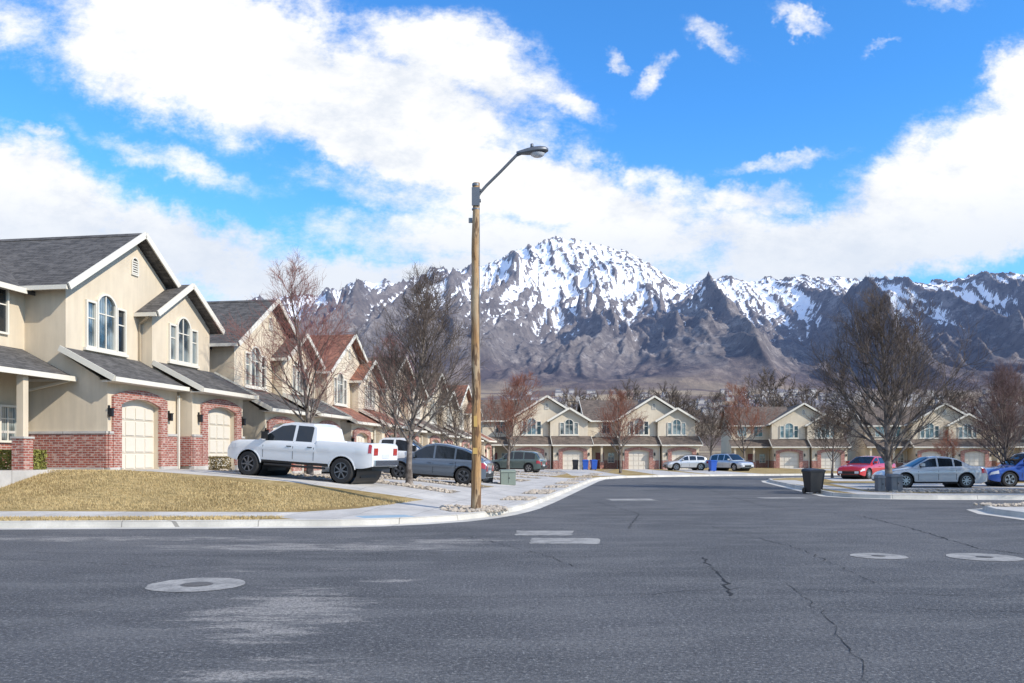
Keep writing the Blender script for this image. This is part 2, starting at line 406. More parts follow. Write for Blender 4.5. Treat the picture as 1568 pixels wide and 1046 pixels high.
def blades(name,polys,zf):
    P=[]
    for poly,cnt in polys:
        a=np.array(poly); mn=a.min(0);mx=a.max(0); got=0
        while got<cnt:
            q=rng.uniform(mn,mx,(cnt,2)); q=q[inpoly(q[:,0],q[:,1],poly)]; q=q[:cnt-got]; P.append(q); got+=len(q)
    P=np.concatenate(P); N=len(P); z=zf(P[:,0],P[:,1]); h=rng.uniform(.02,.07,N); th=rng.uniform(0,math.pi,N); w=.012
    dx=np.cos(th)*w; dy=np.sin(th)*w; lx=rng.normal(0,.02,N); ly=rng.normal(0,.02,N)
    V=np.empty((N,3,3)); V[:,0]=np.column_stack([P[:,0]-dx,P[:,1]-dy,z]); V[:,1]=np.column_stack([P[:,0]+dx,P[:,1]+dy,z]); V[:,2]=np.column_stack([P[:,0]+lx,P[:,1]+ly,z+h])
    me=bpy.data.meshes.new(name); me.from_pydata(V.reshape(-1,3).tolist(),[],np.arange(3*N).reshape(-1,3).tolist())
    me.materials.append(simple('grass_blade',(.45,.34,.165),.9,noise=.6,nscale=1.2))
    o=bpy.data.objects.new(name,me); scene.collection.objects.link(o)
blades('dry_grass',[([(-20,21.9),(-6,22.4),(-3.6,24.0),(-3.0,25.2),(-13,27.0),(-20,27.5)],46000),([(-20,19.1),(-5.6,19.9),(-5.6,20.95),(-20,20.3)],10000)],hgt)

def rocks(name,spots,zf):
    mb=MB()
    bmr=bmesh.new(); bmesh.ops.create_icosphere(bmr,subdivisions=1,radius=1); bv=[v.co.copy() for v in bmr.verts]; bf=[[v.index for v in f.verts] for f in bmr.faces]; bmr.free()
    for (x,y,r) in spots:
        z=float(zf(x,y)); s=Vector((r*random.uniform(.8,1.4),r*random.uniform(.7,1.1),r*random.uniform(.5,.8))); rz=Matrix.Rotation(random.uniform(0,6),3,'Z')
        vs=[rz@Vector((v.x*s.x*random.uniform(.8,1.2),v.y*s.y*random.uniform(.8,1.2),v.z*s.z*random.uniform(.8,1.2)))+Vector((x,y,z+r*.25)) for v in bv]
        mb.add(vs,bf)
    mb.obj(name,[M['rock']],fixn=False)
sp=[]
for _ in range(420):
    t=random.uniform(0,6.28); q=math.sqrt(random.random()); sp.append((-1.05+.95*q*math.cos(t),23.9+1.3*q*math.sin(t),random.uniform(.03,.085)))
for k in range(4):
    s=25.3+11.3*k
    for _ in range(420 if k<2 else 200):
        u=random.uniform(3.1,12); x,y=SU(u,random.uniform(s+3.4,s+4.8)); sp.append((x,y,random.uniform(.03,.085)))
        x,y=SU(random.uniform(.25,1.25),random.choice([random.uniform(s+3.2,s+5),random.uniform(s+8,s+11.2)])); sp.append((x,y,random.uniform(.03,.09)))
    for _ in range(200):
        u=random.uniform(3.1,12); x,y=SU(u,random.uniform(s+8.3,s+10.6)); sp.append((x,y,random.uniform(.03,.09)))
rocks('landscape_rocks',sp,hgt)
sp=[(random.uniform(15.5,25),random.uniform(34.4,37.4),random.uniform(.04,.10)) for _ in range(300)]+[(random.uniform(14.2,18),random.uniform(25.2,26.1),random.uniform(.04,.10)) for _ in range(160)]
rocks('landscape_rocks',sp,lambda x,y:.14)

def disc(name,x,y,r_c,r_i):
    e=empty(name,(x,y,0)); mb=MB(); n=40
    def ringf(r0,r1,z,mi):
        vs=[];fs=[]
        for i in range(n):
            t=2*math.pi*i/n; k=1+(random.uniform(-.035,.02) if r1==r_c else 0); vs+= [(r0*math.cos(t),r0*math.sin(t),z),(r1*k*math.cos(t),r1*k*math.sin(t),z)]
        for i in range(n):
            j=(i+1)%n; fs.append((2*i,2*i+1,2*j+1,2*j))
        mb.add(vs,fs,mi)
    ringf(r_i,r_c,.006,0); ringf(r_i*.9,r_i,.009,1)
    vs=[(r_i*.9*math.cos(2*math.pi*i/n),r_i*.9*math.sin(2*math.pi*i/n),.008) for i in range(n)]; mb.add(vs,[list(range(n))],1)
    for i in range(-3,4):
        for j in range(-3,4):
            a,b=i*r_i*.24,j*r_i*.24
            if math.hypot(a,b)<r_i*.8: mb.box(a-.03*r_i/.3,a+.03*r_i/.3,b-.03*r_i/.3,b+.03*r_i/.3,.0085,.013,1)
    mb.obj('cover',[M['collar'],M['iron']],e)
disc('manhole_cover',-4.02,10.83,.61,.20); disc('manhole_cover',6.0,13.9,.44,.11); disc('manhole_cover',7.65,13.75,.56,.13)
def quadpatch(name,x0,x1,y0,y1,ang=0):
    cx,cy=(x0+x1)/2,(y0+y1)/2; pts=[]
    for a,b in densify([(x0,y0),(x1,y0),(x1,y1),(x0,y1)],.1,True):
        a+=random.uniform(-.04,.04); b+=random.uniform(-.04,.04)
        pts.append((cx+(a-cx)*math.cos(ang)-(b-cy)*math.sin(ang),cy+(a-cx)*math.sin(ang)+(b-cy)*math.cos(ang)))
    sheet(name,pts,.004,M['collar'])
quadpatch('concrete_patch',.1,1.28,17.5,18.6,-.06); quadpatch('concrete_patch',.38,1.68,15.85,16.95,-.06)
quadpatch('concrete_patch',3.6,5.3,31.0,32.3,.1); quadpatch('concrete_patch',9.6,11.4,32.5,33.5,.1)
def crack(pts,w=.012):
    P=[]
    for i in range(len(pts)-1):
        a=pts[i];b=pts[i+1]; L=math.hypot(b[0]-a[0],b[1]-a[1]); k=max(2,int(L/.14))
        for j in range(k):
            t=j/k; P.append((a[0]+(b[0]-a[0])*t+random.gauss(0,.025),a[1]+(b[1]-a[1])*t+random.gauss(0,.025)))
    P.append(pts[-1]); vs=[];fs=[]
    for i,(x,y) in enumerate(P):
        a=P[max(i-1,0)];b=P[min(i+1,len(P)-1)]; L=math.hypot(b[0]-a[0],b[1]-a[1])+1e-6; nx,ny=-(b[1]-a[1])/L,(b[0]-a[0])/L
        q=w*random.uniform(.15,1.2); vs+=[(x+nx*q,y+ny*q,.005),(x-nx*q,y-ny*q,.005)]
    for i in range(len(P)-1): fs.append((2*i,2*i+1,2*i+3,2*i+2))
    mb=MB(); mb.add(vs,fs); mb.obj('road_crack',[M['crack']])
crack([(3.08,13.75),(2.89,12.3),(2.84,11.4),(2.7,10.8),(2.56,9.98)],.02); crack([(2.84,11.4),(3.2,11.2)],.008)
crack([(3.56,11.1),(3.2,8.5),(2.59,6.16)],.005); crack([(9.5,23),(9,19),(8.26,15),(8.8,13.4)],.018)
crack([(-5.1,7.4),(-4.6,8.8),(-4.0,10.2)],.004); crack([(-9,14.5),(-5,14.0),(-1,14.3),(2.2,14.6)],.008)
crack([(-.9,17.4),(.6,13.9),(1.0,12.4)],.008); crack([(-2.2,9.9),(.8,9.9),(3.0,10.6),(6,9.8)],.006)
crack([(3.0,30),(3.6,24),(2.6,19)],.012); crack([(6.5,55),(9.4,40),(8.2,28),(9.5,23)],.014)
crack([(3.5,9.3),(5.5,8.9),(8,9.4)],.006); crack([(-12,13.2),(-8,13.5),(-5,12.6)],.008); crack([(4.6,20),(5.1,15),(4.7,11)],.008)

# ------------------------------------------------------------------ houses
def arch(cx,z0,w,h,rise,n=10):
    p=[(cx-w/2,z0),(cx+w/2,z0)]
    if rise<=0: return p+[(cx+w/2,z0+h),(cx-w/2,z0+h)]
    r=(w*w/4+rise*rise)/(2*rise); cz=z0+h-r; a0=math.asin(min(1,(w/2)/r))
    if rise>=w/2: a0=math.pi/2
    for i in range(n+1):
        a=a0-2*a0*i/n; p.append((cx+r*math.sin(a),cz+r*math.cos(a)))
    return p
def window(fr,gl,cx,z0,w,h,rise,y,t=.07,mull=True,mid=True,gmi=0):
    o=arch(cx,z0,w,h,rise); i=arch(cx,z0+t,w-2*t,h-2*t,rise*.93 if rise else 0)
    fr.ring(o,i,y-.09,y,0)
    gl.prism_y(i,y-.015,y,gmi)
    if mull: fr.box(cx-.02,cx+.02,y-.045,y-.016,z0+t,z0+h-t-.01,0)
    if mid: fr.box(cx-w/2+t,cx+w/2-t,y-.04,y-.017,z0+h*.62,z0+h*.62+.04,0)
def townhouse(loc,theta,roof='sh_grey',wall='stucco',wing=4.5,zs=1.0):
    e=empty('stucco_townhouse',loc,theta); e.scale=(1,1,zs)
    W=MB();B=MB();RF=MB();T=MB();G=MB();D=MB();S=MB();C=MB();K=MB();BD=MB()
    W.prism_y([(0,-1),(7.5,-1),(7.5,6.02),(3.75,8.45),(0,6.02)],1.5,12)
    W.prism_y([(4.1,-1),(8.3,-1),(8.3,5.8),(6.2,7.05),(4.1,5.8)],1.0,11.5)
    RI=.22
    def garage(x0,x1,hx0,hx1,y,yb):
        cx=(hx0+hx1)/2; w=hx1-hx0; hole=arch(cx,0,w,2.42,RI,12)
        inv=[(x0,-.5),(x0,2.95),(x1,2.95),(x1,-.5),(hx1,-.5)]+hole[1:]+[(hx0,0),(hx0,-.5)]
        W.prism_y(inv[::-1],y,y+.28)
        W.prism_x([(y+.28,-.5),(yb,-.5),(yb,3.0+(yb-y)*.5),(y+.28,3.02)],x0,x0+.15)
        W.prism_x([(y+.28,-.5),(yb,-.5),(yb,3.0+(yb-y)*.5),(y+.28,3.02)],x1-.15,x1)
        ow=.42; outer=arch(cx,.1,w+2*ow,2.62,RI+.06,12); inner=arch(cx,.1,w-.02,2.31,RI,12)
        n=len(outer); vs=[];fs=[]
        seq=list(range(1,n))+[0]
        for i in seq: vs+=[(outer[i][0],y-.09,outer[i][1]),(inner[i][0],y-.09,inner[i][1]),(outer[i][0],y,outer[i][1]),(inner[i][0],y+.02,inner[i][1])]
        for i in range(n-1):
            a=4*i;b=4*(i+1); fs+=[(a,a+1,b+1,b),(a,b,b+2,a+2),(a+1,a+3,b+3,b+1)]
        B.add(vs,fs)
        D.prism_y(arch(cx,-.02,w+.04,2.44,RI,12),y+.2,y+.24)
        for r in range(4):
            for c in range(4):
                px0=hx0+.06+c*(w-.06)/4; pz0=.06+r*.56
                top=pz0+.46
                if r==3: top=min(top,2.12)
                D.box(px0,px0+(w-.06)/4-.08,y+.17,y+.2,pz0,top)
            S.box(hx0+.01,hx1-.01,y+.193,y+.2,.0+r*.56+.005,.0+r*.56+.02)
        if hx0-ow-x0>.12:
            B.box(x0,hx0-ow-.002,y-.06,y,.1,1.2); C.box(x0-.02,hx0-ow-.004,y-.09,y,1.2,1.28)
        if x1-hx1-ow>.12:
            B.box(hx1+ow+.002,x1,y-.06,y,.1,1.2); C.box(hx1+ow+.004,x1+.02,y-.09,y,1.2,1.28)
        C.box(x0-.03,hx0-.01,y-.10,y+.1,-.6,.1); C.box(hx1+.01,x1+.03,y-.10,y+.1,-.6,.1)
        for lx in (hx0-ow-.16,hx1+ow+.18):
            if x0<lx<x1:
                K.box(lx-.06,lx+.06,y-.16,y-.04,1.75,2.0); K.box(lx-.08,lx+.08,y-.18,y-.02,2.0,2.03); K.box(lx-.03,lx+.03,y-.05,y-.001,1.85,2.12)
    garage(0,4.1,.62,2.92,0,1.5); garage(4.3,8.3,5.3,7.6,-.5,1.0)
    B.box(-.06,-.001,0,3.0,.1,1.2); C.box(-.09,-.002,-.02,3.0,1.2,1.28); C.box(-.08,-.003,.1,3,-1,.1)
    B.box(4.24,4.299,-.5,0,.1,1.2)
    wx=-wing
    W.prism_x([(3,-1),(12,-1),(12,6.02),(7.5,8.5),(3,6.02)],wx,0)
    B.box(wx,-.07,2.94,2.999,.1,1.2); C.box(wx,-.1,2.91,2.998,1.2,1.28); C.box(wx,-.1,2.9,2.997,-1,.1)
    RF.slab((wx-.35,2.6,5.86),(3.0,2.6,5.86),(3.0,7.5,8.62),(wx-.35,7.5,8.62),.13)
    RF.slab((3.0,12.4,5.86),(wx-.35,12.4,5.86),(wx-.35,7.5,8.62),(3.0,7.5,8.62),.13)
    T.beam((wx-.35,2.56,5.80),(-.45,2.56,5.80),.07,.17); T.beam((wx-.37,2.55,5.79),(wx-.37,7.5,8.55),.05,.2)
    RF.slab((wx-.3,1.1,3.02),(-.1,1.1,3.02),(-.1,2.999,3.98),(wx-.3,2.999,3.98),.1)
    T.beam((wx-.3,1.06,2.97),(-.1,1.06,2.97),.08,.16)
    T.box(-.14,-.09,1.1,3,2.9,2.98)
    for px in (wx+.2,-2.15):
        W.box(px-.11,px+.11,1.22,1.44,1.0,2.92); B.box(px-.2,px+.2,1.13,1.53,.0,1.0); C.box(px-.23,px+.23,1.10,1.56,1.0,1.06)
    C.box(wx,-.1,1.1,2.9,-.6,.05)
    D2=MB(); D2.box(-2.6,-1.7,2.93,2.999,.06,2.1)
    window(T,G,-.85,.9,.8,1.2,0,2.94,gmi=1)
    window(T,G,-1.35,4.35,1.15,1.5,0,3.0,gmi=0)
    if wing>4: window(T,G,-3.3,4.35,1.15,1.5,0,3.0,gmi=1)
    RF.slab((3.75,1.05,8.68),(3.75,12.4,8.68),(-.42,12.4,5.98),(-.42,1.05,5.98),.13)
    RF.slab((7.92,1.05,5.98),(7.92,12.4,5.98),(3.75,12.4,8.68),(3.75,1.05,8.68),.13)
    T.beam((-.46,1.03,5.92),(3.75,1.03,8.645),.05,.22); T.beam((3.75,1.03,8.645),(7.9,1.03,5.95),.05,.22)
    T.beam((-.46,1.1,5.9),(-.46,12.3,5.9),.09,.14)
    RF.slab((6.2,.55,7.28),(6.2,4.5,7.28),(3.78,4.5,5.78),(3.78,.55,5.78),.13)
    RF.slab((8.62,.55,5.78),(8.62,11.9,5.78),(6.2,11.9,7.28),(6.2,.55,7.28),.13)
    T.beam((3.74,.53,5.71),(6.2,.53,7.235),.05,.22); T.beam((6.2,.53,7.235),(8.66,.53,5.71),.05,.22)
    T.beam((3.74,.6,5.7),(3.74,1.5,5.7),.09,.14); T.beam((8.66,.6,5.7),(8.66,11.5,5.7),.09,.14)
    RF.slab((-.32,-.42,3.0),(4.12,-.42,3.0),(4.12,1.499,4.02),(-.32,1.499,4.02),.11)
    T.beam((-.32,-.47,2.94),(4.1,-.47,2.94),.09,.15); T.beam((-.345,-.46,2.96),(-.345,1.48,3.96),.045,.19)
    RF.slab((4.14,-.98,2.98),(8.62,-.98,2.98),(8.62,.999,4.02),(4.14,.999,4.02),.11)
    T.beam((4.12,-1.03,2.92),(8.62,-1.03,2.92),.09,.15); T.beam((4.115,-1.02,2.94),(4.115,.98,3.97),.045,.19); T.beam((8.645,-1.02,2.94),(8.645,.98,3.97),.045,.19)
    T.box(-.3,4.1,-.4,0,2.86,2.885); T.box(4.15,8.6,-.96,-.5,2.84,2.865)
    BD.beam((4.0,1.44,4.0),(4.0,1.44,5.4),.07,.07); BD.beam((4.0,1.44,5.4),(3.8,.95,5.62),.07,.07)
    BD.beam((8.38,-.2,.0),(8.38,-.2,2.7),.07,.07); BD.beam((8.38,-.2,2.7),(8.5,-.95,2.88),.07,.07)
    T.beam((-.16,2.8,.0),(-.16,2.8,2.6),.07,.07); T.beam((-.16,2.8,2.6),(-.3,1.15,2.9),.07,.07)
    T.beam((4.02,-.12,.0),(4.02,-.12,2.7),.07,.07)
    window(T,G,2.05,4.15,1.05,2.0,.3,1.5,gmi=1); window(T,G,1.22,4.15,.55,1.62,.0,1.5,mull=False,gmi=1); window(T,G,2.88,4.15,.55,1.62,0,1.5,mull=False,gmi=0)
    T.box(.85,3.25,1.38,1.5,4.05,4.148)
    window(T,G,6.2,4.15,1.0,1.85,.35,1.0,gmi=1); window(T,G,5.42,4.15,.52,1.45,.0,1.0,mull=False,gmi=1); window(T,G,6.98,4.15,.52,1.45,0,1.0,mull=False,gmi=1)
    T.box(5.1,7.3,.88,1.0,4.05,4.148)
    o=arch(3.75,7.15,.42,.68,.2); i=arch(3.75,7.2,.32,.58,.15); T.ring(o,i,1.44,1.5)
    for k in range(6): T.box(3.6,3.9,1.455,1.485,7.22+k*.085,7.22+k*.085+.045)
    K.prism_y(i,1.49,1.4999)
    for vx,vy in ((1.2,6.0),(.4,8.4),(2.2,9.5)):
        vz=8.68-(3.75-vx)*.6475; K.box(vx-.15,vx+.15,vy-.15,vy+.15,vz-.1,vz+.14)
    RF.slab((3.55,1.04,8.585),(3.75,1.04,8.715),(3.75,12.4,8.715),(3.55,12.4,8.585),.02); RF.slab((3.75,1.04,8.715),(3.95,1.04,8.585),(3.95,12.4,8.585),(3.75,12.4,8.715),.02)
    W.obj('walls',[M[wall]],e,uv=True); B.obj('brick_facing',[M['brick']],e,uv=True); RF.obj('roof',[M[roof]],e,uv=True)
    T.obj('trim_and_gutters',[M['trim']],e); G.obj('windows',[M['glass'],M['blind']],e,uv=True); D.obj('garage_doors',[M['door']],e)
    S.obj('door_seams',[M['trim_tan']],e); C.obj('caps_and_foundation',[M['concrete']],e); K.obj('lanterns',[M['black']],e)
    D2.obj('front_door',[M['frontdoor']],e); BD.obj('downspouts',[M['trim_tan']],e)
    return e
th=math.atan2(.987,.158)
roofs=['sh_grey','sh_grey','sh_red','sh_brown','sh_brown','sh_red']; walls=['stucco','stucco','stucco2','stucco','stucco','stucco']
for k in range(6):
    Y=27.5+11.3*k; X=-17.5+.16*Y
    townhouse((X,Y,float(hgt(X,Y))),th,roofs[k],walls[k],4.5 if k==0 else 2.9)
townhouse((.2,93,-.05),R(3),'sh_brown','stucco2',3.4,.96); townhouse((12.2,93.5,-.05),R(2),'sh_brown','stucco2',3.6,.96)
townhouse((31.5,102,-.1),R(-6),'sh_brown','stucco2',4.6,.93); townhouse((48.5,102,-.1),R(-8),'sh_brown','stucco',5,.93); townhouse((63,100,-.1),R(-10),'sh_grey','stucco2',5,.93)

# ------------------------------------------------------------------ trees
def gen_tree(seed,H,spread,trunk_h,nl=26,n2=8,n3=6,n4=3,r0=.13,up=.35,thick=1.0,base_ang=48,twig=.006):
    rd=random.Random(seed); V=[];F=[];MI=[]
    def tube(P,Rr,sides,mi):
        o=len(V); n=len(P)
        for i,p in enumerate(P):
            d=P[min(i+1,n-1)]-P[max(i-1,0)]; d.normalize()
            a=d.cross(Vector((.3,.1,1)) if abs(d.z)<.9 else Vector((1,0,0))); a.normalize(); b=d.cross(a)
            for k in range(sides):
                t=6.2832*k/sides; q=p+(a*math.cos(t)+b*math.sin(t))*Rr[i]; V.append((q.x,q.y,q.z))
        for i in range(n-1):
            for k in range(sides):
                k2=(k+1)%sides; F.append((o+i*sides+k,o+i*sides+k2,o+(i+1)*sides+k2,o+(i+1)*sides+k)); MI.append(mi)
    def path(p,d,L,n,wob,upk):
        P=[p.copy()]; d=d.normalized()
        for i in range(n):
            d=(d+Vector((rd.gauss(0,wob),rd.gauss(0,wob),rd.gauss(0,wob)+upk/n))).normalized(); p=p+d*(L/n); P.append(p.copy())
        return P
    def at(P,t):
        x=t*(len(P)-1); i=min(int(x),len(P)-2); f=x-i
        return P[i].lerp(P[i+1],f),(P[i+1]-P[i]).normalized()
    def side(d,ang,az):
        a=d.cross(Vector((.2,.3,1)))
        if a.length<.01: a=Vector((1,0,0))
        a.normalize(); b=d.cross(a); s=a*math.cos(az)+b*math.sin(az)
        return d*math.cos(ang)+s*math.sin(ang)
    T=path(Vector((0,0,-.1)),Vector((0,0,1)),H*.94,10,.045,.2)
    Rt=[r0*(1.25 if i==0 else 1)*(1-.93*(i/10)**.8)+.008 for i in range(11)]
    tube(T,Rt,8,0)
    az=rd.uniform(0,6)
    for i in range(nl):
        t=(trunk_h+(H*.93-trunk_h)*((i+rd.random()*.6)/nl)**1.1)/(H*.94); t=min(t,.97)
        p,d=at(T,t); az+=2.4+rd.uniform(-.3,.3)
        rel=(t*H*.94-trunk_h)/(H-trunk_h)
        Lx=spread*(1.15*(1-rel)**.75+.12)*rd.uniform(.72,1.2)/math.sin(R(base_ang))*.9
        ang=R(base_ang*(1-.35*rel)+rd.uniform(-8,8))
        D=side(d,ang,az); r=max(.012,r0*.42*(1-rel*.75)*rd.uniform(.8,1.1))
        P=path(p,D,Lx,6,.09,up)
        tube(P,[r*(1-.85*k/6) for k in range(7)],5,0)
        m2=max(3,int(n2*(.4+.6*Lx/(spread*1.3))))
        for j in range(m2):
            t2=.18+.8*(j+rd.random())/m2; p2,d2=at(P,min(t2,.99)); L2=Lx*(.55-.30*t2)*rd.uniform(.7,1.2)+.15
            P2=path(p2,side(d2,R(rd.uniform(28,50)),rd.uniform(0,6.3)),L2,4,.1,up*.8); r2=max(.008,r*.45*(1-.5*t2))
            tube(P2,[r2*(1-.75*k/4) for k in range(5)],4,0 if r2>.016 else 1)
            for q in range(n3):
                t3=.15+.83*(q+rd.random())/n3; p3,d3=at(P2,min(t3,.99)); L3=L2*(.6-.28*t3)*rd.uniform(.7,1.3)+.12
                P3=path(p3,side(d3,R(rd.uniform(25,50)),rd.uniform(0,6.3)),L3,3,.12,up*.7); r3=twig*1.15*thick
                tube(P3,[r3,r3*.85,r3*.7,r3*.4],3,1)
                for w in range(n4):
                    t4=.2+.78*(w+rd.random())/n4; p4,d4=at(P3,min(t4,.99)); L4=L3*rd.uniform(.35,.75)+.06
                    P4=path(p4,side(d4,R(rd.uniform(25,55)),rd.uniform(0,6.3)),L4,2,.12,up*.5); r4=twig*thick*.7
                    tube(P4,[r4,r4*.8,r4*.4],3,1)
    return V,F,MI
def tree_mesh(name,data,mats):
    V,F,MI=data; me=bpy.data.meshes.new(name); me.from_pydata(V,[],F)
    for m in mats: me.materials.append(m)
    me.polygons.foreach_set('material_index',MI); me.polygons.foreach_set('use_smooth',[True]*len(F)); me.update(); return me
t1=gen_tree(3,7.8,2.2,1.5,36,10,6,3,.12,.55,1.05,46,.0055)
t2=gen_tree(11,8.9,2.3,1.6,28,8,6,3,.13,.5,1.05,42,.0055)
t6=gen_tree(21,8.6,3.5,1.0,42,10,7,3,.19,.75,1.0,52,.0068)
t4=gen_tree(31,7,2.2,1.4,24,8,5,3,.12,.5,1.4,46,.007)
t7=gen_tree(41,4.2,1.7,1.0,24,8,5,3,.08,.5,1.3,50,.007)
me1=tree_mesh('bare_pear',t1,[M['trunk'],M['bark']]); me2=tree_mesh('bare_red',t2,[M['trunk'],M['bark_red']])
me6=tree_mesh('bare_wide',t6,[M['trunk'],M['bark']]); me4r=tree_mesh('rust_tree',t4,[M['trunk'],M['bark_rust']]); me4g=tree_mesh('grey_tree',t4,[M['trunk'],M['bark']])
me6r=tree_mesh('bare_wide_purple',t6,[M['trunk'],M['bark_purple']]); me7=tree_mesh('small_tree',t7,[M['trunk'],M['bark']])
def put(me,x,y,s=1,rz=0,z=None,name='bare_tree',sz=None):
    link(name,me,None,(x,y,float(hgt(x,y)) if z is None else z),(0,0,rz),(s,s,sz or s))
put(me1,-3.75,31,1,.4); put(me2,-8.6,36.2,1,1.0)
put(me4r,-.3,62,1.0,0,name='rust_leaf_tree'); put(me4r,9.2,72,.98,1.3,name='rust_leaf_tree')
put(me2,-6.6,47.5,.85,2.2); put(me4g,-3.5,56,.85,2.9)
put(me6,17.6,39.6,1.0,.6,.14); put(me7,21.5,57,1.05,.3,.14); put(me6r,24.8,42.5,.66,2.0,.14); put(me6r,26.6,36,.85,4.0,.14); put(me6,25.0,31.9,1.0,3.0,.14)
put(me4g,22.0,94,1.2,.5,.1); put(me4r,25.5,93,1.1,2,.1,name='rust_leaf_tree',sz=1.3); put(me4r,41,80,.55,4,.1,name='rust_leaf_tree')
put(me4g,57,98,1.0,1,.1)
def mass(name,data,mats,spots):
    V,F,MI=data; V=np.array(V); F=np.array(F); VV=[];n=len(V)
    FF=[];MM=[]
    for i,(x,y,s,rz) in enumerate(spots):
        c,sn=math.cos(rz),math.sin(rz); q=V@np.array([[c,sn,0],[-sn,c,0],[0,0,1]])*s+np.array([x,y,0]); VV.append(q); FF.append(F+i*n); MM+=MI
    me=bpy.data.meshes.new(name); me.from_pydata(np.concatenate(VV).tolist(),[],np.concatenate(FF).tolist())
    for m in mats: me.materials.append(m)
    me.polygons.foreach_set('material_index',MM); me.update()
    o=bpy.data.objects.new(name,me); scene.collection.objects.link(o)
td=gen_tree(51,10,3.6,2,22,6,5,2,.16,.5,2.4,48,.012)
mass('distant_trees',td,[M['trunk'],M['bark']],[(x,random.uniform(120,165),random.uniform(.9,1.4),random.uniform(0,6)) for x in [9,12,14,18,22,24,25,29,32,37,44,50,58,66,74,82,90,-14,-24]])

def shrub(name,x,y,sx,sy,sz,n,col):
    m=simple(name+'_leaf',col,.7,noise=.5,nscale=6); mb=MB(); z0=float(hgt(x,y))
    for _ in range(n):
        p=[random.uniform(-1,1) for _ in range(3)]; k=random.randrange(3)
        if random.random()<.75: p[k]=math.copysign(random.uniform(.85,1.02),p[k])
        c=Vector((p[0]*sx/2,p[1]*sy/2,sz/2+p[2]*sz/2))
        a=Vector([random.gauss(0,1) for _ in range(3)]).normalized()*.035; b=Vector([random.gauss(0,1) for _ in range(3)]).normalized()*.03
        mb.add([c-a,c+b,c+a,c-b],[(0,1,2,3)])
    o=mb.obj(name,[m],fixn=False); o.location=(x,y,z0); o.rotation_euler=(0,0,-.15)
shrub('boxwood_hedge',-15.9,26.3,2.6,.9,.65,9000,(.22,.22,.045))
shrub('dry_shrub',-10.8,31.4,.6,.6,.5,1200,(.2,.15,.06))

# ------------------------------------------------------------------ street lamp
e=empty('street_lamp',(-1.0,23.5,.14))
mb=MB(); n=24; pts=[(random.gauss(0,.006)+.02*math.sin(i*.3),random.gauss(0,.006),-.2+9.25*i/n) for i in range(n+1)]
mb.tube(pts,[.14-.045*i/n+random.gauss(0,.002) for i in range(n+1)],16); mb.obj('pole',[M['pole']],e,smooth=True)
mb=MB(); pa=[(.02,0,8.62),(.12,-.01,8.78),(.3,-.02,8.98),(.7,-.06,9.36),(1.0,-.09,9.66),(1.12,-.1,9.78),(1.25,-.11,9.83)]
mb.tube(pa,[.04]*7,10); mb.box(-.11,.11,-.125,-.085,8.4,8.9); mb.box(-.02,.14,-.11,.03,8.52,8.58); mb.box(-.02,.14,-.11,.03,8.8,8.86)
mb.tube([(0,0,8.96),(0,0,9.03)],[.105,.105],16); mb.tube([(0,0,8.3),(0,0,8.34)],[.112,.112],16)
mb.tube([(.115,-.02,.1),(.11,-.02,3.0),(.10,-.02,8.6)],[.012]*3,6)
mb.box(-.2,-.1,-.03,.03,7.95,8.08)
mb.obj('arm_and_bracket',[M['galv']],e)
mb=MB(); st=[(1.12,.06,.05),(1.26,.09,.08),(1.42,.13,.115),(1.6,.18,.135),(1.78,.19,.13),(1.92,.15,.10),(2.0,.06,.05)]
vs=[];fs=[]
for i,(x,w,h) in enumerate(st):
    for k in range(14):
        t=2*math.pi*k/14; vs.append((x,-.11+w*math.cos(t),9.83+(x-1.12)*.10+h*math.sin(t)*(1 if math.sin(t)>0 else .55)))
for i in range(len(st)-1):
    for k in range(14): fs.append((i*14+k,i*14+(k+1)%14,(i+1)*14+(k+1)%14,(i+1)*14+k))
fs+= [tuple(range(14)),tuple((len(st)-1)*14+k for k in range(14))]
mb.add(vs,fs); mb.tube([(1.55,-.11,9.99),(1.55,-.11,10.09)],[.05,.045],10); mb.obj('lamp_head',[M['galv']],e,smooth=True)
mb=MB(); vs=[];fs=[]
for j,(s,dz) in enumerate(((1,0),(.85,-.06),(.5,-.10))):
    for k in range(14):
        t=2*math.pi*k/14; vs.append((1.70+.21*s*math.cos(t),-.11+.15*s*math.sin(t),9.83+dz))
for j in range(2):
    for k in range(14): fs.append((j*14+k,j*14+(k+1)%14,(j+1)*14+(k+1)%14,(j+1)*14+k))
fs.append(tuple(28+k for k in range(14))); mb.add(vs,fs); mb.obj('lens',[M['lamp_clear']],e,smooth=True)
mb=MB(); mb.box(-.075,.045,-.148,-.136,1.55,1.72); mb.box(-.05,.04,-.145,-.132,2.3,2.6); mb.obj('pole_tags',[simple('tag',(.55,.35,.1),.5)],e)

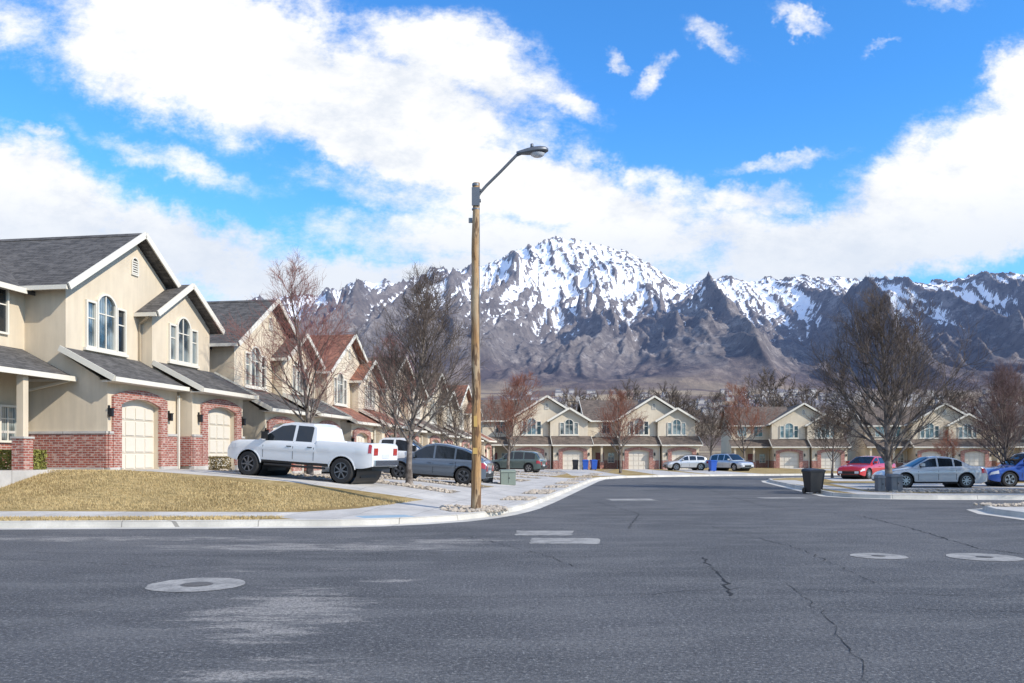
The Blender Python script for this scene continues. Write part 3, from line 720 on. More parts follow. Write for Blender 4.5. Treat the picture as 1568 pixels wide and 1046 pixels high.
# ------------------------------------------------------------------ vehicles
def wheel_mesh(r,w,rimmat,spokes=5,rr=.66):
    mb=MB(); n=28
    prof=[(r*rr,-w/2+.01),(r*rr,-w/2),(r*.93,-w/2),(r,-w/2+.04),(r,w/2-.04),(r*.93,w/2),(r*rr,w/2)]
    vs=[];k=len(prof)
    for i in range(n):
        t=2*math.pi*i/n
        for (q,y) in prof: vs.append((q*math.cos(t),y,q*math.sin(t)))
    fs=[(i*k+j,i*k+j+1,((i+1)%n)*k+j+1,((i+1)%n)*k+j) for i in range(n) for j in range(k-1)]
    mb.add(vs,fs,0)
    ri=r*rr
    for sgn in (-1,1):
        y0=sgn*(w/2-.015); y1=sgn*(w/2-.09)
        vs=[(ri*math.cos(2*math.pi*i/n),y1,ri*math.sin(2*math.pi*i/n)) for i in range(n)]; mb.add(vs,[tuple(range(n))],2)
        vs=[]
        for i in range(n):
            t=2*math.pi*i/n; vs+=[(ri*math.cos(t),y0,ri*math.sin(t)),(ri*.9*math.cos(t),y0,ri*.9*math.sin(t)),(ri*.88*math.cos(t),y1,ri*.88*math.sin(t))]
        fs=[]
        for i in range(n):
            j=(i+1)%n; fs+=[(3*i,3*i+1,3*j+1,3*j),(3*i+1,3*i+2,3*j+2,3*j+1)]
        mb.add(vs,fs,1)
        for s in range(spokes):
            t=2*math.pi*s/spokes+.3
            for off in ((-.10,.10) if spokes<7 else (0,)):
                a=Vector((ri*.15*math.cos(t),y0,ri*.15*math.sin(t))); b=Vector((ri*.92*math.cos(t+off),y0,ri*.92*math.sin(t+off)))
                mb.beam(a,b,.035,.05 if spokes<7 else .045,1)
        mb.tube([(0,y0-sgn*.04,0),(0,y0+sgn*.006,0)],[ri*.24,ri*.2],12,1)
    return mb.mesh('wheel',[M['rubber'],rimmat,M['black']],fixn=True)
def interp(x,tab): return float(np.interp(x,[a for a,_ in tab],[b for _,b in tab]))
def finish(o,ang):
    bm=bmesh.new(); bm.from_mesh(o.data); bmesh.ops.remove_doubles(bm,verts=bm.verts,dist=.002); bmesh.ops.recalc_face_normals(bm,faces=bm.faces)
    for f in bm.faces: f.smooth=True
    for ed in bm.edges:
        if len(ed.link_faces)==2 and ed.calc_face_angle(0)>R(ang): ed.smooth=False
    bm.to_mesh(o.data); bm.free()
def car(name,paint,L,Wd,r,xf,xr,deck,roof,glass_x=None,pillars=(),ws=None,rw=None,clear=.24,rimmat=None,spokes=5,wb=.93,wr=.70,bed=None,endr=.12,pick=False,doors=(),railz=None):
    hl=L/2; e=empty(name); w2=Wd/2; Ra=r+(.09 if pick else .06)
    xs=set(np.round(np.linspace(-hl,hl,38),3))
    for ax in (xf,xr):
        for a in np.linspace(0,math.pi,15): xs.add(round(ax+Ra*math.cos(a),3))
    for d,_ in deck: xs.add(round(d,3))
    xs=sorted(xs); xs2=[xs[0]]
    for x in xs[1:]:
        if x-xs2[-1]>.012: xs2.append(x)
    xs=xs2; zax=r
    def zlow(x):
        z=clear+ .10*max(0,(abs(x)-hl+.5)/.5)**2
        for ax in (xf,xr):
            d=abs(x-ax)
            if d<Ra: z=max(z,zax+math.sqrt(max(0,Ra*Ra-d*d)))
        return z
    def ztop(x): return max(interp(x,deck),zlow(x)+.05)
    def hw(x):
        q=(hl-abs(x)); f=1-endr*max(0,1-q/.45)**2.2 - .02*(abs(x)/hl)**2
        return w2*f
    T=[0,.12,.4,.56,.62,.8,.93,1.0]; Pf=[.95,.98,.985,.992,1.004,.985,.955,.90]
    if pick: Pf=[.96,.985,.985,.99,1.002,.99,.975,.945]
    def spt(x,t,off=0):
        zl,zt=zlow(x),ztop(x); z=zl+(zt-zl)*t; ta=min(1,max(0,(z-clear)/(zt-clear))); return (x,hw(x)*float(np.interp(ta,T,Pf))+off,z)
    B=MB(); rows=[]
    for x in xs:
        zl,zt=zlow(x),ztop(x); row=[spt(x,t) for t in T]; y=row[-1][1]
        if bed and bed[0]<x<bed[1]: row+=[(x,y*.92,zt),(x,y*.90,zt-.5),(x,0,zt-.5)]
        else: row+=[(x,y*.90,zt+.012),(x,y*.5,zt+.028),(x,0,zt+.035)]
        rows.append(row)
    k=len(rows[0])
    for sgn in (1,-1):
        vs=[(p[0],sgn*p[1],p[2]) for rw_ in rows for p in rw_]
        fs=[(i*k+j,(i+1)*k+j,(i+1)*k+j+1,i*k+j+1) for i in range(len(rows)-1) for j in range(k-1)]
        B.add(vs,fs,0)
    for end in (0,len(rows)-1):
        rw_=rows[end]; vs=[(p[0],p[1],p[2]) for p in rw_]+[(p[0],-p[1],p[2]) for p in rw_]
        B.add(vs,[(j,j+1,k+j+1,k+j) for j in range(k-1)],0)
    finish(B.obj('body',[paint],e),26)
    G=MB(); x0,x1=roof[0][0],roof[-1][0]; gx=set(np.round(np.linspace(x0,x1,26),3))
    for a,_ in roof: gx.add(round(a,3))
    for a,b in pillars: gx.add(round(a,3)); gx.add(round(b,3))
    for a in (ws or ())+(rw or ()): gx.add(round(a,3))
    gx=sorted(gx); H=max(b for _,b in roof); rows=[]
    TT=[0,.06,.90,1.0]
    for x in gx:
        zb=ztop(x)-.01; zt=max(interp(x,roof),zb+.02)
        f=(zt-zb)/(H-zb+.001); yb=hw(x)*wb*.97; yt=yb+(w2*wr-yb)*min(1,f); row=[]
        for t in TT: row.append((x,yb+(yt-yb)*t,zb+(zt-zb)*t))
        row+=[(x,yt*.93,zt+.02),(x,yt*.5,zt+.045),(x,0,zt+.055)]
        rows.append(row)
    k=len(rows[0])
    for sgn in (1,-1):
        vs=[(p[0],sgn*p[1],p[2]) for q in rows for p in q]; fs=[];ms=[]
        for i in range(len(rows)-1):
            xm=(gx[i]+gx[i+1])/2
            for j in range(k-1):
                m=0
                if j==1 and glass_x[0]<xm<glass_x[1] and not any(a<xm<b for a,b in pillars): m=1
                elif j>=4:
                    if ws and ws[0]<xm<ws[1]: m=1
                    if rw and rw[0]<xm<rw[1]: m=1
                fs.append((i*k+j,(i+1)*k+j,(i+1)*k+j+1,i*k+j+1)); ms.append(m)
        o=len(G.v); G.v.extend(vs); G.f.extend([[a+o for a in f] for f in fs]); G.m.extend(ms)
    for end in (0,len(rows)-1):
        q=rows[end]; vs=[p for p in q]+[(p[0],-p[1],p[2]) for p in q]; G.add(vs,[(j,j+1,k+j+1,k+j) for j in range(k-1)],1 if pick and end==0 else 0)
    finish(G.obj('cabin',[paint,M['glass']],e),26)
    X=MB()
    def patch(xa,xb,ta,tb,mi,off=.006,n=6):
        for sgn in (1,-1):
            vs=[];fs=[]
            for i in range(n+1):
                x=xa+(xb-xa)*i/n
                for t in (ta,ta+(tb-ta)*.25,(ta+tb)/2,ta+(tb-ta)*.75,tb):
                    p=spt(x,t,off); vs.append((p[0],sgn*p[1],p[2]))
            for i in range(n):
                for j in range(4): fs.append((5*i+j,5*i+5+j,5*i+6+j,5*i+1+j))
            X.add(vs,fs,mi)
    for dx in doors: patch(dx-.009,dx+.009,.06,1.0,0,.005,1)
    for a in doors[:-1]:
        for sgn in (1,-1):
            p=spt(a+.16,.80,.0)
            X.box(p[0]-.09,p[0]+.09,min(sgn*(p[1]-.01),sgn*(p[1]+.025)),max(sgn*(p[1]-.01),sgn*(p[1]+.025)),p[2]-.015,p[2]+.015,0 if pick else 4)
    patch(xr+Ra+.02,xf-Ra-.02,0,.10,0,.004)
    for ax in (xf,xr):
        for sgn in (1,-1):
            pr=None
            for i in range(13):
                a=math.pi*(.04+.92*i/12); x=ax+Ra*math.cos(a); z=zax+Ra*math.sin(a)
                y=sgn*(spt(ax+Ra*math.cos(a)*.999,0)[1]+.006); q=(x,y,z)
                if pr: X.beam(pr,q,.018,.035,0 if not pick else 4)
                pr=q
    patch(hl-.42,hl-.03,.62,.86,3,.008); patch(-hl+.03,-hl+.32 if not pick else -hl+.14,.60,.90 if not pick else .97,2,.008)
    zf=interp(hl,deck); zb_=zlow(hl); yF=hw(hl)*.9
    X.box(hl-.02,hl+.012,-yF*.55,yF*.55,zb_+(zf-zb_)*.35,zf-.06,0)
    X.box(hl-.02,hl+.02,yF*.60,yF*.98,zf-.2,zf-.06,3); X.box(hl-.02,hl+.02,-yF*.98,-yF*.60,zf-.2,zf-.06,3)
    zr_=interp(-hl,deck)
    X.box(-hl-.02,-hl+.02,yF*.68,yF*1.0,zr_-.32,zr_-.08,2); X.box(-hl-.02,-hl+.02,-yF*1.0,-yF*.68,zr_-.32,zr_-.08,2)
    X.box(-hl-.015,-hl+.02,-.26,.26,zr_-.42,zr_-.28,3)
    bz=zlow(hl)
    X.box(hl-.14,hl+.05 if pick else hl+.01,-yF,yF,bz+.02,bz+.2,1 if pick else 0)
    X.box(-hl-(.10 if pick else .01),-hl+.1,-yF,yF,bz+.03,bz+.22,1 if pick else 0)
    if pick:
        for sgn in (1,-1): X.tube([(xr+Ra+.15,sgn*w2*.95,clear-.08),(xf-Ra-.15,sgn*w2*.95,clear-.08)],[.04,.04],8,0)
    mx=roof[-1][0]-.42 if not pick else glass_x[1]-.05
    for sgn in (1,-1):
        p=spt(mx,1.0); y=p[1]
        X.box(mx-.06,mx+.08,min(sgn*(y+.03),sgn*(y+.22)),max(sgn*(y+.03),sgn*(y+.22)),p[2]+.06,p[2]+(.32 if pick else .2),0 if pick else 4)
        X.beam((mx,sgn*(y-.06),p[2]+.02),(mx,sgn*(y+.08),p[2]+.1),.04,.04,0)
    X.box(-hl+.15,hl-.15,-w2*.62,w2*.62,clear-.02,clear+.25,0)
    for ax in (xf,xr):
        X.tube([(ax,-w2*.86,r),(ax,w2*.86,r)],[Ra+.02,Ra+.02],20,0,cap=False)
        X.box(ax-Ra,ax+Ra,-w2*.55,w2*.55,.2,r+Ra*.9,0)
    if railz:
        for sgn in (1,-1):
            X.beam((railz[0],sgn*w2*wr*.86,H+.07),(railz[1],sgn*w2*wr*.86,H+.07),.03,.03,0)
    X.obj('details',[M['black'],M['chrome'],M['lamp_red'],M['lamp_clear'],paint],e,fixn=False)
    wm=wheel_mesh(r,.24 if not pick else .29,rimmat or M['rim'],spokes)
    for nm,ax in (('front',xf),('rear',xr)):
        for sgn,sd in ((1,'left'),(-1,'right')): link('wheel_%s_%s'%(nm,sd),wm,e,(ax,sgn*(w2-.14),r),(0,random.uniform(0,1.2),0))
    return e
def place(e,x,y,h,xf,xr,zf=hgt,sc=1.0):
    xf*=sc;xr*=sc
    c,s=math.cos(h),math.sin(h); z1=float(zf(x+c*xf,y+s*xf)); z2=float(zf(x+c*xr,y+s*xr)); pitch=math.atan2(z1-z2,xf-xr)
    z=z1+(0-xf)*(z1-z2)/(xf-xr)
    e.location=(x,y,z+.008); e.rotation_euler=(Matrix.Rotation(h,3,'Z')@Matrix.Rotation(-pitch,3,'Y')).to_euler(); e.scale=(sc,sc,sc)
def paintm(name,col,metal=.0): return simple(name,col,.32,metal=metal,coat=1.0,noise=.02)
P_white=paintm('paint_white',(.70,.71,.72)); P_grey=paintm('paint_grey',(.12,.15,.19),.4); P_silver=paintm('paint_silver',(.50,.51,.52),.5)
P_red=paintm('paint_red',(.45,.012,.015)); P_blue=paintm('paint_blue',(.025,.09,.38),.3); P_green=paintm('paint_green_grey',(.10,.14,.13),.3); P_silver2=paintm('paint_pale',(.50,.51,.52),.3)
def pickup(name='white_pickup_truck'):
    return car(name,P_white,5.9,2.02,.43,1.98,-1.83,
      [(-2.95,1.34),(-2.88,1.40),(-.80,1.40),(-.76,1.30),(1.35,1.28),(1.62,1.29),(2.45,1.25),(2.80,1.16),(2.95,.98)],
      [(-.76,1.36),(-.68,1.82),(-.50,1.93),(.40,1.95),(.75,1.89),(1.62,1.30)],glass_x=(-.58,1.32),pillars=((.08,.19),),ws=(.75,1.60),rw=None,clear=.54,rimmat=M['rimdark'],spokes=7,wb=.97,wr=.75,bed=(-2.84,-.84),endr=.08,pick=True,doors=(-.70,.14,1.38))
def suv(name,paint,L=4.7,rim=None,H=1.66):
    s=L/4.7
    return car(name,paint,L,1.9,.36,1.42*s,-1.38*s,
      [(-2.35*s,.92),(-2.2*s,1.02),(-1.0*s,1.02),(.9*s,.98),(1.15*s,.97),(2.0*s,.86),(2.25*s,.76),(2.35*s,.62)],
      [(-2.22*s,1.05),(-1.95*s,H-.20),(-1.6*s,H-.07),(-.5*s,H),(.15*s,H-.03),(.45*s,H-.12),(1.15*s,.98)],glass_x=(-1.9*s,.80*s),pillars=((-.98*s,-.88*s),(-.12*s,-.02*s)),ws=(.30*s,1.12*s),rw=(-2.2*s,-1.85*s),rimmat=rim,doors=(-1.05*s,-.07*s,.86*s),railz=(-1.5*s,.0))
def crossover(name,paint,rim):
    L=4.75
    return car(name,paint,L,1.95,.37,1.42,-1.42,
      [(-2.37,.95),(-2.25,1.06),(-1.0,1.04),(.9,.96),(1.25,.94),(2.0,.82),(2.25,.72),(2.37,.58)],
      [(-2.2,1.08),(-1.8,1.32),(-1.3,1.51),(-.5,1.64),(.0,1.65),(.35,1.57),(1.25,.96)],glass_x=(-1.75,.85),pillars=((-1.02,-.94),(-.10,-.02)),ws=(.30,1.20),rw=(-2.15,-1.3),rimmat=rim,spokes=5,doors=(-1.05,-.06,.92))
def sedan(name,paint,L=4.75):
    return car(name,paint,L,1.82,.33,1.42,-1.38,
      [(-2.37,.84),(-2.25,.97),(-1.5,1.0),(.85,.93),(1.05,.92),(1.9,.80),(2.2,.70),(2.37,.56)],
      [(-1.65,1.0),(-1.0,1.33),(-.65,1.40),(-.1,1.43),(.25,1.38),(1.08,.93)],glass_x=(-1.2,.72),pillars=((-.86,-.78),(-.12,-.04)),ws=(.22,1.05),rw=(-1.6,-.8),clear=.2,rimmat=M['rim'],spokes=8,doors=(-.9,-.08,.84))
hd=math.atan2(.164,-.986)
tk=pickup(); place(tk,-6.85,28.9,R(160),1.98,-1.83,hgt,.95)
sv=crossover('grey_suv',P_grey,M['rimdark']); place(sv,-3.35,37.4,hd,1.4,-1.4)
tk2=pickup(); place(tk2,-6.1,44.6,hd+math.pi,1.98,-1.86)
a=suv('green_suv',P_green); place(a,.3,68,R(160),1.4,-1.4)
flat=lambda x,y:.14
a=suv('silver_hatchback',P_silver,4.3,None,1.5); place(a,17.6,86,R(-172),1.3,-1.3,flat)
a=suv('silver_suv',P_silver); place(a,21.6,84,R(-60),1.4,-1.4,flat)
a=sedan('red_car',P_red); place(a,23.2,55.5,R(-140),1.4,-1.4,flat)
a=sedan('silver_sedan',P_silver2); place(a,19.9,40.6,R(178),1.4,-1.4,flat)
a=suv('blue_suv',P_blue); place(a,25.4,41.6,R(176),1.4,-1.4,flat)
a=suv('dark_suv',P_green,4.7); place(a,31.5,49,R(176),1.4,-1.4,flat)

# ------------------------------------------------------------------ bins & utility
def bin_(x,y,mat,rz=0,z=.0,name='wheelie_bin'):
    e=empty(name,(x,y,z),rz); mb=MB()
    vs=[(-.23,-.26,.06),(.23,-.26,.06),(.23,.22,.06),(-.23,.22,.06),(-.30,-.36,.95),(.30,-.36,.95),(.30,.34,.95),(-.30,.34,.95)]
    mb.add(vs,[(3,2,1,0),(4,5,6,7),(0,1,5,4),(1,2,6,5),(2,3,7,6),(3,0,4,7)])
    mb.box(-.32,.32,-.38,.36,.93,.975)
    mb.add([(-.33,-.40,.978),(.33,-.40,.978),(.33,.38,1.0),(-.33,.38,1.0),(-.27,-.30,1.04),(.27,-.30,1.04),(.27,.34,1.08),(-.27,.34,1.08)],[(0,1,5,4),(1,2,6,5),(2,3,7,6),(3,0,4,7),(4,5,6,7),(3,2,1,0)])
    mb.obj('bin_body',[mat],e)
    mb=MB(); mb.tube([(-.28,.24,.13),(-.22,.24,.13)],[.13,.13],14); mb.tube([(.22,.24,.13),(.28,.24,.13)],[.13,.13],14); mb.tube([(-.26,.43,.98),(.26,.43,.98)],[.018,.018],8); mb.beam((-.26,.36,.95),(-.26,.43,.98),.03,.03); mb.beam((.26,.36,.95),(.26,.43,.98),.03,.03)
    mb.obj('wheels_and_handle',[M['black']],e)
bin_(12.95,36.6,M['bin_black'],.2); bin_(13.45,37.8,M['bin_black'],.35)
bin_(7.6,88,M['bin_blue'],0,.14); bin_(8.5,88.3,M['bin_blue'],.2,.14); bin_(6.6,88.4,M['bin_black'],0,.14); bin_(18.9,80,M['bin_blue'],.2,.14)
bin_(-1.2,41,M['bin_black'],.2,.3)
def ubox(x,y,z,sx,sy,sz,mat):
    e=empty('utility_box',(x,y,z),.1); mb=MB(); mb.box(-sx/2,sx/2,-sy/2,sy/2,0,sz); mb.add([(-sx/2-.03,-sy/2-.03,sz+.002),(sx/2+.03,-sy/2-.03,sz+.002),(sx/2+.03,sy/2+.03,sz+.002),(-sx/2-.03,sy/2+.03,sz+.002),(-sx/2,-sy/2,sz+.09),(sx/2,-sy/2,sz+.09),(sx/2,sy/2,sz+.13),(-sx/2,sy/2,sz+.13)],[(3,2,1,0),(4,5,6,7),(0,1,5,4),(1,2,6,5),(2,3,7,6),(3,0,4,7)])
    mb.obj('cabinet',[mat],e); m2=MB(); m2.box(-.006,.006,-sy/2-.006,-sy/2,.08,sz-.03); m2.box(.03,.06,-sy/2-.02,-sy/2,sz*.5,sz*.6); m2.obj('seam_and_latch',[M['black']],e)
ubox(-.2,40.5,.25,.7,.6,.6,M['utility']); ubox(16.3,36.2,.14,.5,.45,.6,M['utilgrey']); ubox(15.6,36.0,.14,.3,.3,.55,M['utilgrey'])

# ------------------------------------------------------------------ mountains
tab=rng.random((512,512))
def vnoise(x,y):
    xi=np.floor(x).astype(int); yi=np.floor(y).astype(int); fx=x-xi; fy=y-yi; fx=fx*fx*fx*(fx*(fx*6-15)+10); fy=fy*fy*fy*(fy*(fy*6-15)+10)
    a=tab[xi%512,yi%512];b=tab[(xi+1)%512,yi%512];c=tab[xi%512,(yi+1)%512];d=tab[(xi+1)%512,(yi+1)%512]
    return (a*(1-fx)+b*fx)*(1-fy)+(c*(1-fx)+d*fx)*fy
def fbm(x,y,o=5,g=.5):
    s=0;a=1;t=0
    for i in range(o): s=s+a*vnoise(x+17.3*i,y+9.1*i); t+=a; a*=g; x=x*2.03;y=y*2.03
    return s/t
def ridged(x,y,o=5,g=.55):
    s=0;a=1;t=0;w=1
    for i in range(o):
        n=1-np.abs(2*vnoise(x+31.7*i,y+11.9*i)-1); n=n*n*w; s=s+a*n; t+=a; w=np.clip(n*1.6,0,1); a*=g; x=x*2.07;y=y*2.07
    return s/t
prof=[(-400,560),(0,520),(250,500),(400,468),(470,456),(505,450),(530,440),(560,432),(590,424),(607,432),(630,428),(660,422),(700,412),(745,402),(790,382),(820,372),(838,362),(850,358),(864,364),(880,366),(910,370),(950,382),(980,396),(1005,412),(1030,426),(1055,434),(1085,427),(1110,426),(1140,432),(1180,424),(1230,420),(1270,422),(1310,428),(1360,436),(1400,432),(1440,430),(1480,420),(1520,417),(1568,413),(1700,420),(2000,440),(2600,520)]
px=np.array([(a-784)*5.0 for a,_ in prof]); pz=np.array([(697-b)*5.0 for _,b in prof])
na=900
av=np.linspace(-.80,.85,na)
yv=np.concatenate([np.linspace(700,3200,50),np.linspace(3240,6700,380),np.linspace(6750,8200,20)])
A_,Y_=np.meshgrid(av,yv); X_=A_*Y_
Yb=3200.; Yr=6500.
t=np.clip((Y_-Yb)/(Yr-Yb),0,1)
basef=lambda Y: np.interp(Y,[700,1500,2600,3300,4200,9000],[-3,25,150,262,330,330])
base=basef(Y_)+ (fbm(X_/600,Y_/600,4)-.5)*60*np.clip((Y_-900)/1500,0,1)
Hx=np.interp(X_+30*(fbm(X_/300,Y_/300,3)-.5),px,pz)
wx=(fbm(X_/1300,Y_/1300,4)-.5)
sk=X_+ (1-t)*260*np.sin(X_/1400+1.0)
rg=ridged(sk/620+wx*.8+3.3,Y_/3600+wx*.6+1.7,2,.45)
rg2=ridged(sk/250+wx*1.8+7.7,Y_/1100+5.1,4,.5)
rg3=ridged(sk/95+wx*4+1.7,Y_/300+2.1,5,.6)
s=np.where(t<.18,t*.75,.135+(t-.18)*(.865/.82))
env=np.sin(np.pi*np.clip(t,0,1)**.95)
sp_=np.clip(s+(rg-.52)*.34*env+(rg2-.4)*.15*env,0,.985+.015*t)
Z_=base*(1-sp_)+Hx*sp_
Z_+= (rg3-.35)*(38+62*env)*np.clip(t*2.0,0,1)+(rg2-.4)*34*t+(ridged(X_/45+wx*5,Y_/80,3,.6)-.35)*24*np.clip(t*2,0,1)
back=np.clip((Y_-Yr)/1500,0,1); Z_=Z_-back*700
Z_=np.where(t<=0,base,Z_)
gz_y,gz_x=np.gradient(Z_)
lap=np.zeros_like(Z_)
for sh in (1,2,4,8): lap+= (np.roll(Z_,sh,1)+np.roll(Z_,-sh,1)-2*Z_)/sh
dx=np.gradient(X_,axis=1)
slope=gz_x/np.maximum(dx,1)
thr=np.interp(X_,[-2500,-1500,-700,0,700,1100,1500,2500,4500],[860,930,1020,880,950,1020,960,930,900])
sn=np.clip((Z_-thr)/330,-2,.42)+np.clip(lap/24,-1.1,1.1)*.62+(fbm(X_/45,Y_/45,4,.8)-.5)*1.5-np.clip(np.abs(slope)-.55,0,1)*.45
sn=np.clip(sn*.5+.5,0,1)
nv=len(yv); idx=np.arange(na*nv).reshape(nv,na)
F=np.stack([idx[:-1,:-1],idx[:-1,1:],idx[1:,1:],idx[1:,:-1]],-1).reshape(-1,4)
me=bpy.data.meshes.new('mountain'); me.from_pydata(np.stack([X_,Y_,Z_],-1).reshape(-1,3).tolist(),[],F.tolist())
at=me.attributes.new('snow','FLOAT','POINT'); at.data.foreach_set('value',sn.ravel().astype(np.float32))
me.polygons.foreach_set('use_smooth',[True]*len(me.polygons))
m,nt,b,tc=new_mat('mountain_rock'); b.inputs['Roughness'].default_value=.95; b.inputs['Specular IOR Level'].default_value=.1
o=tc.outputs['Object']; at=nt.node('ShaderNodeAttribute',attribute_name='snow')
n1=nt.noise(o,.004,7,.65); n2=nt.noise(o,.035,6,.78); n3=nt.noise(nt.mapping(o,scale=(1,.4,1.4)),.012,8,.75)
c=nt.mix(nt.smooth(n1,.35,.65),(.11,.095,.09),(.19,.165,.15))
c=nt.mix(nt.smooth(n3,.50,.64,0,.75),c,(.31,.28,.26)); c=nt.mix(nt.smooth(n2,.5,.65,0,.75),c,(.04,.04,.045))
sep=nt.node('ShaderNodeSeparateXYZ'); nt.l.new(o,sep.inputs[0])
low=nt.smooth(nt.math('ADD',sep.outputs[2],nt.math('MULTIPLY',n1,300)),700,380)
c=nt.mix(low,c,nt.mix(nt.smooth(n3,.46,.60),(.07,.057,.065),(.17,.13,.115)))
bench=nt.smooth(sep.outputs[1],3500,2900)
c=nt.mix(bench,c,nt.mix(nt.smooth(nt.noise(nt.mapping(o,scale=(.4,1,1)),.006,5,.6),.42,.58),(.16,.12,.10),(.38,.30,.20)))
sf=nt.smooth(nt.math('ADD',at.outputs['Fac'],nt.math('MULTIPLY',nt.math('SUBTRACT',n2,.5),1.2)),.49,.60)
c=nt.mix(sf,c,(.86,.88,.92))
nt.l.new(c,b.inputs['Base Color'])
nt.l.new(nt.bump(nt.math('ADD',n2,nt.math('MULTIPLY',n3,1.5)),.7,12),b.inputs['Normal'])
b.inputs['Emission Color'].default_value=(.11,.19,.42,1)   # aerial haze painted on as a blue glow of the rock, stronger with distance
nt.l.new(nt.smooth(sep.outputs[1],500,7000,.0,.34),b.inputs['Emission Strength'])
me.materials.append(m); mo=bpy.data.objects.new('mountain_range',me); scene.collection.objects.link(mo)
mb=MB()
for _ in range(260):
    y=random.uniform(2000,3000); x=y*random.choice([random.uniform(.27,.40),random.uniform(.0,.6)]); z=float(basef(y)); sx=random.uniform(8,16); sy=random.uniform(8,12); h=random.uniform(6,10)+12
    mb.box(x-sx,x+sx,y-sy,y+sy,z-30,z+h,0); mb.add([(x-sx-1,y-sy-1,z+h),(x+sx+1,y-sy-1,z+h),(x+sx+1,y+sy+1,z+h),(x-sx-1,y+sy+1,z+h),(x-sx,y,z+h+5),(x+sx,y,z+h+5)],[(0,1,5,4),(2,3,4,5),(1,2,5),(3,0,4)],1)
mb.obj('distant_town',[simple('far_wall',(.50,.47,.45),.9,noise=.3,nscale=.01),simple('far_roof',(.16,.15,.17),.9)])

# ------------------------------------------------------------------ light and sky
el=R(34); sx,sy=.87,-.49; q=math.hypot(sx,sy); sx/=q; sy/=q
sd=Vector((sx*math.cos(el),sy*math.cos(el),math.sin(el)))
L=bpy.data.lights.new('sun','SUN'); L.energy=5.0; L.angle=R(.5); L.color=(1,.93,.82)
lo=bpy.data.objects.new('sun',L); scene.collection.objects.link(lo); lo.rotation_euler=(-sd).to_track_quat('-Z','Y').to_euler(); lo.location=(40,-40,60)
w=bpy.data.worlds.new('World'); scene.world=w; w.use_nodes=True; nt=NT(w.node_tree); bg=w.node_tree.nodes['Background']
w.cycles.sampling_method='MANUAL'; w.cycles.sample_map_resolution=256
sky=nt.node('ShaderNodeTexSky'); sky.sky_type='NISHITA'; sky.sun_disc=False; sky.sun_elevation=el; sky.sun_rotation=math.atan2(sx,sy); sky.altitude=1300; sky.air_density=1.0; sky.dust_density=.3; sky.ozone_density=2.0
tc=nt.node('ShaderNodeTexCoord'); sp=nt.node('ShaderNodeSeparateXYZ'); nt.l.new(tc.outputs['Generated'],sp.inputs[0])
yy=nt.math('MAXIMUM',sp.outputs[1],.05)
uu=nt.math('DIVIDE',sp.outputs[0],yy); vv=nt.math('DIVIDE',sp.outputs[2],yy)
cb=nt.node('ShaderNodeCombineXYZ'); nt.l.new(uu,cb.inputs[0]); nt.l.new(vv,cb.inputs[1]); uv=cb.outputs[0]
wn=nt.node('ShaderNodeTexNoise'); wn.inputs['Scale'].default_value=5; wn.inputs['Detail'].default_value=6; wn.inputs['Roughness'].default_value=.7; nt.l.new(uv,wn.inputs['Vector'])
va=nt.node('ShaderNodeVectorMath',operation='MULTIPLY_ADD'); nt.l.new(wn.outputs['Color'],va.inputs[0]); va.inputs[1].default_value=(.18,.13,0)
v2=nt.node('ShaderNodeVectorMath',operation='SUBTRACT'); nt.l.new(uv,v2.inputs[0]); v2.inputs[1].default_value=(.09,.065,0); nt.l.new(v2.outputs[0],va.inputs[2]); wuv=va.outputs[0]
E=[(350,80,360,140,-18,1.6),(560,180,380,100,-24,1.55),(860,290,310,75,-14,1.2),(680,100,230,90,-15,1.05),(260,245,240,40,-22,.5),(640,190,300,115,-22,1.2),
(40,320,250,140,-25,1.4),(260,385,300,80,-15,1.1),(430,435,320,60,-5,.95),(900,370,600,75,0,1.0),(700,440,800,60,0,.95),(620,300,280,55,-8,.6),
(1520,280,290,130,22,1.5),(1600,160,120,105,45,1.3),(1350,370,470,80,8,1.3),(1120,310,200,40,8,.8),(1190,240,180,22,14,.5),
(940,85,50,20,-30,.58),(1000,120,60,26,45,.62),(1110,50,80,28,-20,.52),(1230,25,70,22,-25,.56),(1440,10,90,22,0,.52),(860,155,90,34,-25,.60),(1345,68,50,13,0,.42),(75,200,80,24,-30,.6),(20,20,150,70,-20,.6)]
tot=None
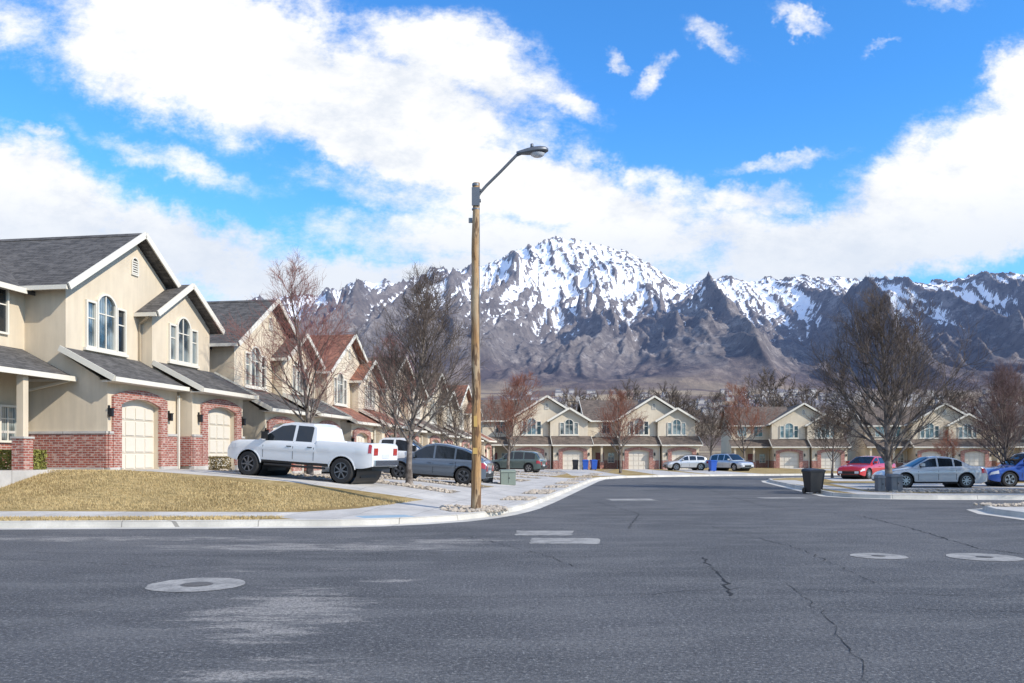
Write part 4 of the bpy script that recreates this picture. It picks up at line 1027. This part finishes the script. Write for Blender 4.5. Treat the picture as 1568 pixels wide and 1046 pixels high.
for (x,y,rx,ry,rot,wt) in E:
    mp=nt.mapping(wuv,loc=((x-784)/1300,(697-y)/1300,0),rot=(0,0,R(rot)),scale=(rx/1300,ry/1300,1),typ='TEXTURE')
    ln=nt.node('ShaderNodeVectorMath',operation='LENGTH'); nt.l.new(mp,ln.inputs[0])
    f=nt.math('MULTIPLY',nt.smooth(ln.outputs['Value'],1.35,.0),wt)
    tot=f if tot is None else nt.math('MAXIMUM',tot,f)
n1=nt.noise(nt.mapping(uv,rot=(0,0,R(18)),scale=(1,1.7,1)),8,9,.68); n2=nt.noise(nt.mapping(uv,scale=(1,1.6,1)),3.2,6,.6)
front=nt.smooth(sp.outputs[1],.05,.3)
gen=nt.noise(tc.outputs['Generated'],2.5,4,.6)
tot=nt.math('ADD',nt.math('MULTIPLY',tot,front),nt.math('MULTIPLY',nt.math('SUBTRACT',1.0,front),nt.math('MULTIPLY',gen,.9)))
den=nt.math('ADD',tot,nt.math('MULTIPLY',nt.math('SUBTRACT',n1,.5),1.8))
al=nt.smooth(den,.15,.85)
al=nt.math('MULTIPLY',al,nt.smooth(tot,.05,.4))
shade=nt.smooth(nt.math('ADD',nt.math('MULTIPLY',n2,.55),nt.math('MULTIPLY',n1,.45)),.38,.54)
cc=nt.mix(shade,(7.6,8.2,9.2),(10.8,10.8,10.8))
cc=nt.mix(nt.smooth(sp.outputs[2],.30,.20,0,.7),cc,(7.3,8.1,9.4))
tint=nt.mix(1.0,sky.outputs[0],(.85,2.05,3.0),'MULTIPLY')
hz=nt.smooth(sp.outputs[2],.40,.0,0,.35)
tint=nt.mix(hz,tint,(4.6,7.0,9.2))
col=nt.mix(al,tint,cc)
below=nt.smooth(sp.outputs[2],-.02,.0); col=nt.mix(below,(1.5,1.5,1.6),col)
nt.l.new(col,bg.inputs['Color']); bg.inputs['Strength'].default_value=.1

cd=bpy.data.cameras.new('camera'); cam=bpy.data.objects.new('camera',cd); scene.collection.objects.link(cam); scene.camera=cam
cam.location=(0,0,1.65); cam.rotation_euler=(R(90),0,0); cd.sensor_width=36; cd.lens=29.85; cd.shift_y=.1113; cd.clip_end=30000; cd.clip_start=.1
scene.view_settings.view_transform='Standard'; scene.view_settings.look='None'; scene.view_settings.exposure=0
